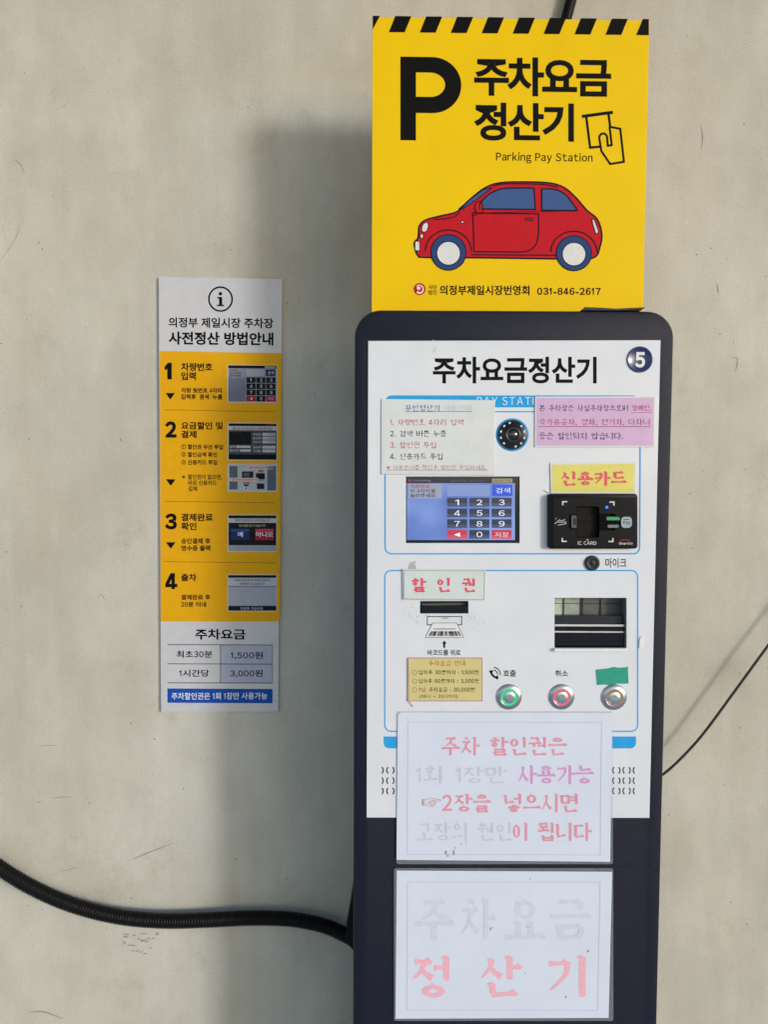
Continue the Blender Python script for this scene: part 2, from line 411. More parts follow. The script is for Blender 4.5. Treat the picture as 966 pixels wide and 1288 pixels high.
def wall_mat():
    m = bpy.data.materials.new('painted_wall'); m.use_nodes = True; n = m.node_tree.nodes; l = m.node_tree.links
    b = n['Principled BSDF']; b.inputs['Roughness'].default_value = .62; b.inputs['Specular IOR Level'].default_value = .3
    tc = n.new('ShaderNodeTexCoord')
    def noise(scale, detail, vec=(1, 1, 1), rough=.55):
        mp = n.new('ShaderNodeMapping'); mp.inputs['Scale'].default_value = vec; l.new(tc.outputs['Object'], mp.inputs['Vector'])
        t = n.new('ShaderNodeTexNoise'); t.inputs['Scale'].default_value = scale; t.inputs['Detail'].default_value = detail; t.inputs['Roughness'].default_value = rough
        l.new(mp.outputs['Vector'], t.inputs['Vector']); return t
    def ramp(src, a, b_, ca, cb):
        r = n.new('ShaderNodeValToRGB'); r.color_ramp.elements[0].position = a; r.color_ramp.elements[1].position = b_
        r.color_ramp.elements[0].color = (*ca, 1); r.color_ramp.elements[1].color = (*cb, 1); l.new(src, r.inputs['Fac']); return r
    def mul(a, b_, f=1.0, mode='MULTIPLY'):
        x = n.new('ShaderNodeMix'); x.data_type = 'RGBA'; x.blend_type = mode; x.inputs[0].default_value = f
        l.new(a, x.inputs[6]); l.new(b_, x.inputs[7]); return x.outputs[2]
    big = ramp(noise(2.2, 5, (1, 1, .7)).outputs['Fac'], .35, .7, lin('C6C0B3'), lin('CECABF'))
    c = big.outputs['Color']
    c = mul(c, ramp(noise(14, 6, (1, 1, .5)).outputs['Fac'], .3, .7, (.9, .9, .89), (1.04, 1.04, 1.04)).outputs['Color'])
    c = mul(c, ramp(noise(5, 7, (1, 1, .8), .68).outputs['Fac'], .36, .62, (.91, .9, .88), (1.05, 1.05, 1.05)).outputs['Color'])      # blotchy staining
    c = mul(c, ramp(noise(26, 3, (1, 1, .05)).outputs['Fac'], .32, .55, (.955, .95, .94), (1, 1, 1)).outputs['Color'])      # run marks
    c = mul(c, ramp(noise(380, 3).outputs['Fac'], .3, .62, (.86, .86, .85), (1.03, 1.03, 1.03)).outputs['Color'])           # grain
    c = mul(c, ramp(noise(7, 8, (1, 1, 1), .7).outputs['Fac'], .28, .42, (.86, .85, .82), (1, 1, 1)).outputs['Color'])      # scuffed patches
    v = n.new('ShaderNodeTexVoronoi'); v.inputs['Scale'].default_value = 44; l.new(tc.outputs['Object'], v.inputs['Vector'])
    dot = n.new('ShaderNodeMath'); dot.operation = 'LESS_THAN'; dot.inputs[1].default_value = .05; l.new(v.outputs['Distance'], dot.inputs[0])
    sep = n.new('ShaderNodeSeparateColor'); l.new(v.outputs['Color'], sep.inputs['Color'])
    pick = n.new('ShaderNodeMath'); pick.operation = 'GREATER_THAN'; pick.inputs[1].default_value = .62; l.new(sep.outputs['Red'], pick.inputs[0])
    both = n.new('ShaderNodeMath'); both.operation = 'MULTIPLY'; l.new(dot.outputs[0], both.inputs[0]); l.new(pick.outputs[0], both.inputs[1])
    x = n.new('ShaderNodeMix'); x.data_type = 'RGBA'; x.inputs[7].default_value = (.12, .1, .08, 1); l.new(c, x.inputs[6]); l.new(both.outputs[0], x.inputs[0])
    l.new(x.outputs[2], b.inputs['Base Color'])
    bp = n.new('ShaderNodeBump'); bp.inputs['Strength'].default_value = .35; bp.inputs['Distance'].default_value = .0008
    l.new(noise(520, 4).outputs['Fac'], bp.inputs['Height'])
    b2 = n.new('ShaderNodeBump'); b2.inputs['Strength'].default_value = .25; b2.inputs['Distance'].default_value = .004
    l.new(noise(9, 3, (1, 1, .35)).outputs['Fac'], b2.inputs['Height']); l.new(bp.outputs['Normal'], b2.inputs['Normal'])
    l.new(b2.outputs['Normal'], b.inputs['Normal'])
    return m
w = Mesh(); w.box(-3.2, 3.2, 0, .2, 0, 2.775, wall_mat())
wall = tag(w.build('wall', base=(0, .1, 0), fix=False), 'scuffed beige painted wall behind the pay kiosk and both signs', 'wall')
ce = Mesh(); ce.box(-5, 5, -1.45, .2, 2.78, 3.0, mat('shade_slab_grey', '8E8A82', rough=.9, var=.1, vscale=4))  # unseen slab added overhead to darken the upper wall
ceo = ce.build('unseen_shade_slab'); ceo['kind'] = 'structure'
scr = mat('scuff', '98928A', rough=.8, var=.2)
def scratch(pts, wd, m=None, hexc=None):
    me = Mesh(); pp = smooth(pts, 6); k = len(pp)
    me.line(pp, lambda t: wd * (.25 + .9 * math.sin(math.pi * min(1, max(0, t)))) , m or scr, -.0004)
    o = me.build('scuff_mark', base=(0, 0, 0)); o.parent = wall; o.location = -Vector(wall.location); return o
cw = crop(0, 780, 480 / 966)
scratch(cw.pts(330, 606, 375, 588, 440, 563), 1.2)
scratch(cw.pts(92, 462, 105, 458), 1.2); scratch(cw.pts(130, 450, 160, 447, 182, 448), .8); scratch(cw.pts(150, 637, 175, 630, 200, 624), .8)
scratch(cw.pts(72, 992, 110, 990, 160, 1008), 1.6, mat('scuff_soft', '9A968D', rough=.8, var=.2)); scratch(cw.pts(100, 318, 144, 316), .9)
scratch([(18, 201), (26, 208), (31, 220)], .9); scratch([(0, 330), (12, 312), (21, 297), (26, 278)], .7)
scratch([(151, 551), (153, 556)], 1.6); scratch([(122, 752), (128, 748), (132, 756)], .9); scratch([(882, 190), (884, 172), (881, 160)], .9)
scratch([(925, 468), (928, 452), (921, 450)], 1.1); scratch([(902, 357), (904, 370)], 1.1)
scratch(cw.pts(395, 350, 380, 430, 378, 520), 3.0, mat('scuff_pale', 'C8C2B6', rough=.8, var=.1)); scratch(cw.pts(560, 640, 600, 650, 640, 660), 1.2, MATS['scuff_pale'])
for _ in range(26):                                     # rubbed patch under the conduit
    x, y = cw(random.uniform(305, 395), random.uniform(790, 848)); scratch([(x, y), (x + 2.5, y - 1.2), (x + 5, y - 1)], 1.3, mat('scuff_soft', '9A968D'))

# ------------------------------------------------------------------ pay kiosk
YK = -0.25                                              # front of the cabinet
kx0, kx1 = P(445.5, 640, YK).x, P(845, 560, YK).x
kzt = P(647, 390.5, YK).z
KB = Vector(((kx0 + kx1) / 2, -.14, 0))
kiosk = thing('payment_kiosk', 'tall navy parking payment kiosk with white front panel, touchscreen and buttons', 'pay station', KB)
navy = mat('navy_powder_coat', '101427', rough=.4, spec=.3, var=.12, vscale=300, bump=1.0, bscale=1300)
black = mat('black_plastic', '121214', rough=.38, var=.1)
dark = mat('dark_inside', '0B0B0C', rough=.6, var=0)
YP = YK - .002                                          # front of the white panel
pq = [(463, 429), (831, 428), (817, 1028.5), (461, 1028)]
pz = [P(x, y, YP) for x, y in pq]
r_ = .036
def body_loop(i, rr):
    lp = rrect(kx0 + i, .03 + i, kx1 - i, kzt - i, rr, 10, (0, 0, 1, 1)); return lp
hole = [(pz[0].x + .01, pz[0].z - .01), (pz[1].x - .012, pz[1].z - .01), (pz[2].x - .012, pz[2].z + .01), (pz[3].x + .01, pz[3].z + .01)]
b = Mesh()
b.slab([body_loop(0, r_), hole], YK + .09, YK, navy, .005)
b.slab([body_loop(.002, r_ - .002)], -.03, YK + .09, navy, 0)
b.build('cabinet', kiosk, autosmooth=40)
b = Mesh(); b.box(kx0 + .015, kx1 - .015, YK + .02, -.04, 0, .0295, black); b.build('plinth', kiosk)
b = Mesh(); b.line([(444.5, 1091), (829.5, 1091)], 1.3, mat('seam', '08080B', rough=.7, var=0), YK - .0003); b.build('door_seam', kiosk)

white = mat('panel_white', 'DADCE2', rough=.34, spec=.4, var=.03, vscale=18, coat=.2, rvar=.05)
scr_hole = rect(510.5, 599.5, 653.5, 683); rec_hole = rect(697.5, 752, 788, 815); tik_hole = rect(528.5, 756, 589, 771.5)
p = Mesh(); p.pslab([pq, scr_hole, rec_hole, tik_hole], YK + .0004, YP, white, .0006)
panel = p.build('front_panel', kiosk)

# printing on the panel
Y1 = YP - .00015; Y2 = YP - .0003; Y3 = YP - .00045
blue = ink('2F9FDD'); blk = ink('0A0A0C')
q = Mesh()
q.text('주차요금정산기', (544.5, 449, 750.5, 482.5), blk, Y1, .028)
q.fill(rrect(484.5, 497.5, 804, 512.5, 8, 6, (1, 1, 0, 0)), blue, Y1)
q.text('PAY STATION', (600, 499.5, 690, 509.5), ink('E4ECF2'), Y2, -.004, 1.15)
q.line([(484, 518), (804, 518)], 1.5, blue, Y1)
q.line([(484.5, 517)] + [(484.5 + 8 - 8 * math.cos(R(a)), 688.5 + 8 * math.sin(R(a))) for a in range(0, 91, 15)] + [(796.5 + 8 * math.sin(R(a)), 688.5 + 8 * math.cos(R(a))) for a in range(0, 91, 15)] + [(805.5, 517)], 1.6, blue, Y2)
q.line(rrect(484, 717.5, 802, 919.5, 8), 1.6, blue, Y1, True)
q.fill(rrect(482.5, 926, 800, 941, 7, 6, (0, 0, 1, 1)), blue, Y1)
q.text('마이크', (761.5, 702, 788, 714), blk, Y1, .012)
c2 = crop(440, 700, 220 / 966); c3 = crop(640, 700, 210 / 966)
q.text('호출', c2.box(847, 625, 918, 662), blk, Y1, .018); q.text('취소', c3.box(267, 657, 343, 693), blk, Y1, .018)
q.text('바코드를 위로', c2.box(429, 514, 612, 545), blk, Y1, .018)
# telephone handset with two sound arcs
hs = smooth(c2.pts(780, 628, 784, 648, 800, 664, 820, 668), 6); q.line(hs, lambda t: 2.6 if .2 < t < .8 else 4.4, blk, Y1)
for r0 in (5.5, 9.0): q.line([(c2(792, 650)[0] + r0 * math.cos(R(a)), c2(792, 650)[1] + r0 * math.sin(R(a))) for a in range(-85, 6, 15)], 1.2, blk, Y1)
# ticket pictogram
q.line(c2.pts(428, 331, 618, 331, 618, 376, 428, 376), 1.0, blk, Y1, True)
tk = c2.pts(458, 366, 590, 366, 630, 446, 417, 446); q.fill(tk, ink('DCDDE0'), Y2); q.line(tk, .6, ink('55565C'), Y3, True)
q.line(c2.pts(462, 399, 586, 399), 1.1, ink('77787E'), Y3)
for i in range(30):
    u = i / 29; a = 452 + u * 146; bb = 437 + u * 176
    q.line(c2.pts(a, 412, bb, 438), random.choice((.35, .5, .8, 1.1)), blk, Y3)
q.fill(c2.pts(522, 463, 535, 480, 527, 480, 527, 503, 516, 503, 516, 480, 509, 480), blk, Y1)
# loudspeaker slots, pairs of curved slits
for xc, arcs in ((477.5, 'r'), (491, 'lr'), (775.3, 'lr'), (788.2, 'lr'), (801, 'l')):
    for yy in (968.5, 981.5, 994.5):
        for sd_ in arcs:
            a0 = -52 if sd_ == 'r' else 128
            q.line([(xc + 4.5 * math.cos(R(a)), yy + 5 * math.sin(R(a))) for a in range(a0, a0 + 105, 13)], 1.5, dark, Y1)
q.build('panel_printing', panel)
# smudges of grime round the ticket slot
gr = Mesh(); gm = mat('grime', 'A39C90', rough=.8, var=.2)
for sx in (-1, 1):
    for _ in range(36):
        x, y = 558 + sx * random.gauss(34, 6), random.gauss(777, 5); r0 = random.uniform(.25, .8)
        gr.fill(ell(x, y, r0, r0 * random.uniform(.5, 1), 8), gm, Y1 - .00002)
    gr.build('grime', panel); gr = Mesh()
for _ in range(14):
    x, y = random.gauss(560, 3), random.gauss(777.5, .8); r0 = random.uniform(.4, .9); gr.fill(ell(x, y, r0, r0 * .6, 8), gm, Y3 - .00005)
gr.build('grime', panel); gr = Mesh()
for _ in range(16):
    x, y = 546 + random.gauss(0, 2), random.gauss(438, 5); gr.fill(ell(x, y, .9, .5, 7), mat('grime_soft', 'C2BFBC', rough=.8), Y1 - .00002)
gr.build('grime', panel)

# touchscreen: recessed display
YS = YK + .0028
s = Mesh(); s.pslab(rect(506, 595, 658, 687), YK + .03, YS, mat('display_black', '08090C', rough=.12, var=0, coat=.5)); scrn = s.build('touchscreen', kiosk)
c8 = crop(440, 580, 220 / 966)
def blue_display():
    m = bpy.data.materials.new('display_blue'); m.use_nodes = True; n = m.node_tree.nodes; l = m.node_tree.links; b = n['Principled BSDF']
    tc = n.new('ShaderNodeTexCoord'); nz = n.new('ShaderNodeTexNoise'); nz.inputs['Scale'].default_value = 14; nz.inputs['Detail'].default_value = 1
    l.new(tc.outputs['Object'], nz.inputs['Vector'])
    r = n.new('ShaderNodeValToRGB'); r.color_ramp.elements[0].position = .3; r.color_ramp.elements[1].position = .68
    r.color_ramp.elements[0].color = (*lin('3F5FB4'), 1); r.color_ramp.elements[1].color = (*lin('86A2DE'), 1)
    l.new(nz.outputs['Fac'], r.inputs['Fac']); l.new(r.outputs['Color'], b.inputs['Emission Color'])
    b.inputs['Emission Strength'].default_value = 1 / 2 ** EXPO; b.inputs['Base Color'].default_value = (.01, .01, .012, 1); b.inputs['Roughness'].default_value = .15
    return m
z1, z2, z3 = YS - .0002, YS - .0004, YS - .0006
d = Mesh()
d.fill(rect(*c8.box(315, 122, 912, 436)), blue_display(), z1)
d.fill(rect(*c8.box(315, 92, 918, 122)), lit('1C2336'), z1)
d.fill(rect(*c8.box(785, 97, 898, 119)), lit('A9A684', .8), z2); d.text('00:00:17:40', c8.box(791, 102, 892, 114), lit('1A1A1A'), z3, .01)
d.text('Co.Parking', c8.box(352, 103, 446, 114), lit('A9B0C4', .8), z2); d.fill(ell(*c8(333, 107), 2.2, 1.2), lit('A03040'), z2)
d.text('2024.10.18  오전 11:12', c8.box(556, 103, 742, 113), lit('6D7690', .7), z2)
d.fill(rect(*c8.box(325, 126, 508, 206)), lit('A7AFC8', .8), z2)
d.text('차량번호', c8.box(333, 130, 442, 150), lit('9A1A30'), z3, .01); d.text('뒤 4자리를', c8.box(333, 154, 474, 175), lit('4A1A3A'), z3, .01); d.text('눌러주세요', c8.box(333, 179, 474, 201), lit('14162C'), z3, .01)
d.fill(rect(*c8.box(539, 132, 774, 193)), lit('7F97CC'), z2); d.fill(rect(*c8.box(787, 130, 898, 192)), lit('2450D8'), z2); d.text('검색', c8.box(806, 147, 886, 178), lit('D8DEF4'), z3, .006)
keys = ['1', '2', '3', '4', '5', '6', '7', '8', '9', '◀', '0', '저장']
for i, kx in enumerate(keys):
    x0 = 537 + (i % 3) * 123; y0 = 203 + (i // 3) * 59; red = kx in '◀저장'
    d.fill(rect(*c8.box(x0, y0, x0 + 111, y0 + 48)), lit('C8384C' if red else '323A52'), z2)
    d.fill(rect(*c8.box(x0, y0 + 29, x0 + 111, y0 + 48)), lit('D05464' if red else '48526C'), z2 - .00008)
    if kx == '저장': d.text(kx, c8.box(x0 + 18, y0 + 12, x0 + 94, y0 + 40), lit('F0D8DC'), z3)
    elif kx == '◀': d.text(kx, c8.box(x0 + 38, y0 + 14, x0 + 72, y0 + 38), lit('FFFFFF'), z3)
    else: d.text(kx, c8.box(x0 + (45 if kx == '1' else 40), y0 + 10, x0 + (66 if kx == '1' else 72), y0 + 40), lit('F4F6FF'), z3, .004)
d.build('display', scrn)

# round camera with a ring of small lamps
cc = P(644.5, 547, YP); mm = (P(660, 547, YP) - P(640, 547, YP)).length / 20
q = Mesh(); q.lathe((cc.x, YP, cc.z), [(20.6 * mm, .0001), (20.6 * mm, .0005), (18 * mm, .0007)], blue); lc = q.build('camera', kiosk)
q = Mesh(); q.lathe((cc.x, YP - .0009, cc.z), [(18.4 * mm, 0), (18.4 * mm, .0008), (17.8 * mm, .0013), (10.5 * mm, .0018), (10 * mm, .0034), (7 * mm, .0034), (6.4 * mm, .0022), (2 * mm, .0014)], mat('camera_black', '1C1D20', rough=.35, var=.1), 48); q.build('housing', lc, fix=True)
q = Mesh(); q.lathe((cc.x, YP - .0032, cc.z), [(6 * mm, 0), (4.5 * mm, .0008), (2 * mm, .0014), (.3 * mm, .0015)], mat('lens_glass', '0A0C12', rough=.05, coat=1, var=0)); q.build('lens', lc, fix=True)
for k in range(12):
    if k in (2, 8): continue
    t = R(k * 30 + 15); o = (cc.x + 15.2 * mm * math.cos(t), YP - .0026, cc.z + 15.2 * mm * math.sin(t))
    q = Mesh(); vs = [Vector((dx * mm, 0, dz * mm)) for dx, dz in ((-1.0, -1.3), (1.0, -1.3), (1.0, 1.3), (-1.0, 1.3))]
    rot = Matrix.Rotation(-t, 3, 'Y'); vs = [rot @ v + Vector(o) for v in vs]; vb = [v + Vector((0, .0006, 0)) for v in vs]
    q.add(vs + vb, [[0, 1, 2, 3], [7, 6, 5, 4]] + [[i, i + 4, (i + 1) % 4 + 4, (i + 1) % 4] for i in range(4)], mat('lamp_white', 'DCDFE2', rough=.3)); q.build('lamp', lc, fix=True)

# microphone
mc = P(744.5, 708, YP)
q = Mesh(); q.lathe((mc.x, YP, mc.z), [(9.6 * mm, 0), (9.6 * mm, .002), (8.6 * mm, .0034), (6 * mm, .0038), (5.6 * mm, .003), (2.4 * mm, .003), (2.2 * mm, .0036), (.3 * mm, .0037)], mat('rubber', '1B1B1D', rough=.5, var=.1, bump=.4)); q.build('microphone', kiosk, fix=True)

# card reader
cr = crop(640, 570, 210 / 966)
YR = YP - .010
slot = cr.pts(348, 360, 356, 352, 388, 352, 388, 316, 396, 308, 515, 308, 523, 316, 523, 350, 610, 350, 640, 370, 650, 398, 640, 428, 610, 446, 523, 446, 523, 480, 515, 488, 396, 488, 388, 480, 388, 440, 356, 440, 348, 432)
q = Mesh(); q.pslab([rrect(*cr.box(230, 236, 747, 553), 4.0), slot], YP, YR, mat('reader_black', '0B0B0D', rough=.45, spec=.18, var=.06, bump=.12, bscale=1800), .0016); rd = q.build('card_reader', kiosk, autosmooth=35)
q = Mesh(); q.pslab([rrect(*cr.box(258, 256, 741, 541), 1.2), slot], YR + .0002, YR - .0005, mat('reader_face', '111114', rough=.45, spec=.16, var=.06, bump=.12, bscale=1800), .0002); q.build('face_plate', rd)
q = Mesh(); q.pslab(rect(*cr.box(340, 300, 660, 492)), YP - .0002, YP - .0012, mat('slot_floor', '060607', rough=.5, spec=.15, var=.1)); q.build('slot_floor', rd)
q = Mesh(); q.pslab(rect(*cr.box(524, 352, 566, 444)), YP - .0012, YR + .0012, mat('tunnel_black', '040405', rough=.7, spec=.1, var=0)); q.pslab(rect(*cr.box(566, 389, 648, 413)), YP - .0012, YR + .0012, MATS['tunnel_black']); q.pslab(rrect(*cr.box(392, 312, 470, 390), 1), YP - .0012, YP - .0018, mat('slot_flap', '110D0E', rough=.5, spec=.15)); q.pslab(rrect(*cr.box(392, 400, 470, 484), 1), YP - .0012, YP - .0018, MATS['slot_flap']); q.build('slot_flap', rd)
q = Mesh(); q.pslab(rrect(*cr.box(362, 362, 392, 432), .8), YP - .0012, YR + .003, mat('grey_plastic', '4C4E53', rough=.4)); q.pslab(rect(*cr.box(374, 378, 390, 414)), YR + .003, YR + .0028, dark); q.build('card_guide', rd)
q = Mesh(); q.pslab(rrect(*cr.box(568, 370, 644, 388), 1.2), YP - .0012, YR + .001, lit('5FD88A', .45)); q.build('green_light', rd)
q = Mesh(); q.pslab(rrect(*cr.box(572, 414, 638, 432), 1.2), YP - .0012, YR + .001, mat('light_bar_off', '6C7578', rough=.3)); q.build('light_bar', rd)
q = Mesh(); q.pslab(rrect(*cr.box(650, 368, 712, 432), 4.5), YR, YR - .0009, mat('badge_grey', '9AA9B2', rough=.35), .0002)
q.text('Pay', cr.box(662, 392, 704, 416), ink('39434C'), YR - .0011, .02); q.line(cr.pts(664, 384, 700, 382), .9, ink('39434C'), YR - .0011); q.build('pay_badge', rd)
q = Mesh(); q.lathe(tuple(P(*cr(567, 313), YR - .0006)), [(1.9 * mm, 0), (1.6 * mm, .0006), (.3 * mm, .0009)], lit('1E6CFF', 2.2), 16); q.build('blue_light', rd, fix=True)
q = Mesh(); wi = ink('D9D9DC'); YF = YR - .0007
for (x, y, sx, sy) in ((312, 281, 1, 1), (608, 283, -1, 1), (309, 510, 1, -1), (602, 511, -1, -1)):
    q.line([cr(x + sx * 26, y), cr(x, y), cr(x, y + sy * 20)], 1.5, wi, YF); q.build('corner_mark', rd); q = Mesh()
q.text('IC CARD', cr.box(400, 510, 507, 530), wi, YF, .006); q.fill(cr.pts(455, 496, 462, 504, 448, 504), wi, YF)
q.build('reader_lettering', rd); q = Mesh()
q.text('Smartro', cr.box(637, 515, 716, 529), wi, YF, .03); q.line([cr(642 + 62 * t, 510 - 22 * math.sin(math.pi * t) * .45) for t in [i / 10 for i in range(11)]], .8, ink('C03038'), YF)
q.build('maker_mark', rd); q = Mesh()
for pts in ((265, 410, 292, 386, 302, 392), (284, 400, 330, 398, 330, 408, 300, 414, 284, 416), (304, 392, 326, 384), (270, 380, 276, 376)): q.line(cr.pts(*pts), .9, ink('B9B9BC'), YF)
q.build('hand_symbol', rd)

# ticket slot, a black mouthpiece in the panel
q = Mesh(); q.pslab(rect(525, 752.5, 592, 775), YK + .03, YK + .006, dark); q.pslab(rect(528.6, 762, 588.9, 771.4), YK + .006, YP - .0008, mat('gloss_black', '0E0E10', rough=.15, var=0), .0008); q.line([(531, 760), (586, 759.4)], .7, ink('8A8A8C'), YK + .0055); q.build('ticket_slot', kiosk)

# receipt window
q = Mesh(); fx0, fz0 = P(697.5, 815, YP).x, P(697.5, 815, YP).z; fx1, fz1 = P(788, 752, YP).x, P(788, 752, YP).z
YB = YK + .020; steel = mat('steel', 'C8CACC', rough=.25, metal=1., var=.06, vscale=300)
for u0, u1, hx in ((0, .17, 'B7CCB9'), (.17, .43, '9AA197'), (.43, .70, '575B58'), (.70, 1, '4C504E')):  # tiles reflected in the clear flap, painted as tones on back plates
    q.box(fx0 + u0 * (fx1 - fx0) - (.002 if u0 == 0 else 0), fx0 + u1 * (fx1 - fx0) + (.002 if u1 == 1 else -.0003), YB, YB + .004, fz0 - .004, fz1 + .012, mat('reflected_tile_' + hx, hx, rough=.5, var=.2, vscale=90))
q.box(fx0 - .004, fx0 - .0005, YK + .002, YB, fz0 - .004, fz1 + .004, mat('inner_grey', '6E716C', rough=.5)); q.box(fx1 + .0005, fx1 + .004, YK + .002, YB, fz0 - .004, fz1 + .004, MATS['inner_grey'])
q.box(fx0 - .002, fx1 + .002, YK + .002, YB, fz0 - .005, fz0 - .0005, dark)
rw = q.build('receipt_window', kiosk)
H = fz1 - fz0; Wd = fx1 - fx0
q = Mesh()
for u in (.17, .43, .70): q.box(fx0 + u * Wd - (.0015 if u == .43 else .0004), fx0 + u * Wd + (.0015 if u == .43 else .0004), YB - .002, YB - .0005, fz0 + .5 * H, fz1 + .01, dark)
q.box(fx0, fx1, YB - .0015, YB - .0004, fz0 + .83 * H, fz0 + .838 * H, dark); q.build('reflected_joint', rw)  # joint lines belonging to the painted tile reflection
q = Mesh(); q.box(fx0, fx1, YK + .009, YB - .004, fz0, fz0 + .62 * H, mat('printer_body', '20212A', rough=.3, var=.1)); q.box(fx0 - .0002, fx1 + .0002, YK + .005, YK + .0085, fz0, fz0 + .40 * H, mat('gloss_black', '0E0E10')); q.build('printer', rw)
for zc, rr in ((.44, .0016), (.31, .0011)):
    q = Mesh(); q.tube([(fx0 + .0005, YK + .003, fz0 + zc * H), (fx1 - .0005, YK + .003, fz0 + zc * H)], rr, mat('painted_reflection', 'DADBDD', rough=.35, metal=.35, var=.05), 12, Vector((0, 0, 1))); q.build('reflection_bar', rw)  # two bright reflections put in as pale bars
q = Mesh(); q.pslab(rrect(697.5, 815.5, 788.5, 819.5, 1.6), YP, YP - .006, mat('clear_plastic', 'E6E8E8', rough=.15, var=0, coat=.5), .0008); q.build('plastic_lip', rw)

# three push buttons
def button(px, py, ring, k, core, lbl):
    c = P(px, py, YP)
    q = Mesh(); q.lathe((c.x, YP, c.z), [(16.6 * mm, 0), (16.6 * mm, .0008), (15.8 * mm, .0016), (11.4 * mm, .0036), (10.9 * mm, .0036), (10.6 * mm, .0028)], mat('brushed_steel', 'BFC1C4', rough=.28, metal=1., var=.08, vscale=500)); bz = q.build('push_button', kiosk, fix=True)
    bz['label'] = lbl
    q = Mesh(); q.lathe((c.x, YP - .0026, c.z), [(10.6 * mm, 0), (10.6 * mm, .0006), (10.2 * mm, .0009), (8.2 * mm, .0009), (8 * mm, .0006)], lit(ring, k)); q.build('light_ring', bz, fix=True)
    q = Mesh(); q.lathe((c.x, YP - .0026, c.z), [(7.9 * mm, 0), (7.9 * mm, .0009), (7.3 * mm, .0014), (2.5 * mm, .0012), (.3 * mm, .0012)], mat('cap_steel', core, rough=.3, metal=1., var=.15, vscale=400)); q.build('button_cap', bz, fix=True)
button(640, 876, '2FD98A', 1.0, 'C9D2CF', 'steel push button with green light ring')
button(706, 876, 'E8607A', 1.0, 'D8C9CC', 'steel push button with pink light ring')
button(772, 876.5, 'B58A72', .7, 'D8D2CE', 'steel push button with tan ring given a dim glow')  # emission puts a dim tan glow into this ring

# ------------------------------------------------------------------ yellow parking sign standing on the kiosk
YG = -0.205
yw = lambda p: (p[0], p[1] + .012 * (p[0] - 640) * max(0, min(1, (389 - p[1]) / 120)))
sq = [(468.5, 24.2), (817, 24.2), (808.8, 396), (467.6, 396)]
sb = P(640, 389, YG); SB = Vector((sb.x, YG + .0025, kzt))
sgn = thing('parking_sign', 'yellow parking sign with big black P and red car, standing on the kiosk', 'sign', SB)
yel = mat('sign_yellow', 'EEC404', rough=.5, spec=.15, var=.03, vscale=12)
q = Mesh(yw); pts = [(P(*yw(p), YG).x, P(*yw(p), YG).z) for p in sq]; pts[2] = (pts[2][0], kzt + .0003); pts[3] = (pts[3][0], kzt + .0003)
q.slab([pts], YG + .005, YG, mat('board_edge', 'D9D2B8', rough=.6), .0004)
for i, mfi in enumerate(q.m): pass
q.mats[0] = yel; q.build('board', sgn)
q = Mesh(yw); y1 = YG - .0002; ca = crop(460, 10, 370 / 966)
ik = ink('0B0A09')
for k in range(10):
    x0 = 92 + (k - 1) * 101.6 + 5; xs = [(x0, 33), (x0 + 53, 33), (x0 + 31, 86), (x0 - 21, 86)]
    xs = [(min(max(x, 23), 930), y) for x, y in xs]
    if k == 0: xs = [(23, 33), (47, 33), (23, 78)]
    if k == 9: xs = [(910, 33), (930, 33), (930, 86), (888, 86)]
    q.fill([(p[0], p[1]) for p in ca.pts(*[c for pt in xs for c in pt])], ik, y1)
q.build('hazard_stripe', sgn)
q = Mesh(yw)
outer = [(114, 166), (208, 166)] + [(218 + 96 * math.cos(R(a)), 258 + 92 * math.sin(R(a))) for a in range(-90, 91, 6)] + [(208, 350), (165, 350), (165, 440), (114, 440)]
inn = [(165, 217), (210, 217)] + [(212 + 49 * math.cos(R(a)), 257 + 40 * math.sin(R(a))) for a in range(-90, 91, 8)] + [(165, 297)]
q.fill([ca.pts(*[c for p in outer for c in p]), ca.pts(*[c for p in inn[::-1] for c in p])], ik, y1)
q.text('주차요금', ca.box(356, 163, 806, 291), ik, y1, .03, .93); q.text('정산기', ca.box(356, 313, 684, 438), ik, y1, .03, .93)
q.text('Parking Pay Station', ca.box(428, 475, 745, 511), ik, y1, .012)
q.line(ca.pts(710, 355, 812, 340), 4.0, ik, y1); q.line(ca.pts(724, 354, 737, 457, 772, 453), 3.0, ik, y1); q.line(ca.pts(797, 343, 803, 388), 3.0, ik, y1)
q.line(ca.pts(803, 388, 836, 394, 848, 502, 803, 510, 774, 468, 767, 424) + [ca(780 + 13 * math.cos(R(a)), 424 + 14 * math.sin(R(a))) for a in range(195, 351, 25)] + ca.pts(793, 424, 795, 450, 808, 448, 801, 388), 2.7, ik, y1)
q.build('title_lettering', sgn); q = Mesh(yw)
cb = crop(460, 200, 370 / 966)
q.text('의정부제일시장번영회', cb.box(243, 416, 538, 448), ik, y1, .024); q.text('031-846-2617', cb.box(563, 423, 772, 447), ik, y1, .03)
q.text('사단', cb.box(206, 415, 234, 430), ik, y1, .014); q.text('법인', cb.box(206, 432, 234, 447), ik, y1, .014)
q.build('contact_lettering', sgn)
q = Mesh(yw); rc = ink('B5202B'); q.fill(ell(*cb(177, 429), 7.6), rc, y1)
q.line(smooth(cb.pts(166, 420, 178, 416, 188, 424, 187, 436, 178, 442, 168, 438), 5), lambda t: .9 + 1.4 * t, ink('ECE4DC'), y1 - .0002); q.fill(ell(*cb(174, 426), 2.2), ink('ECE4DC'), y1 - .0002); q.build('emblem', sgn)
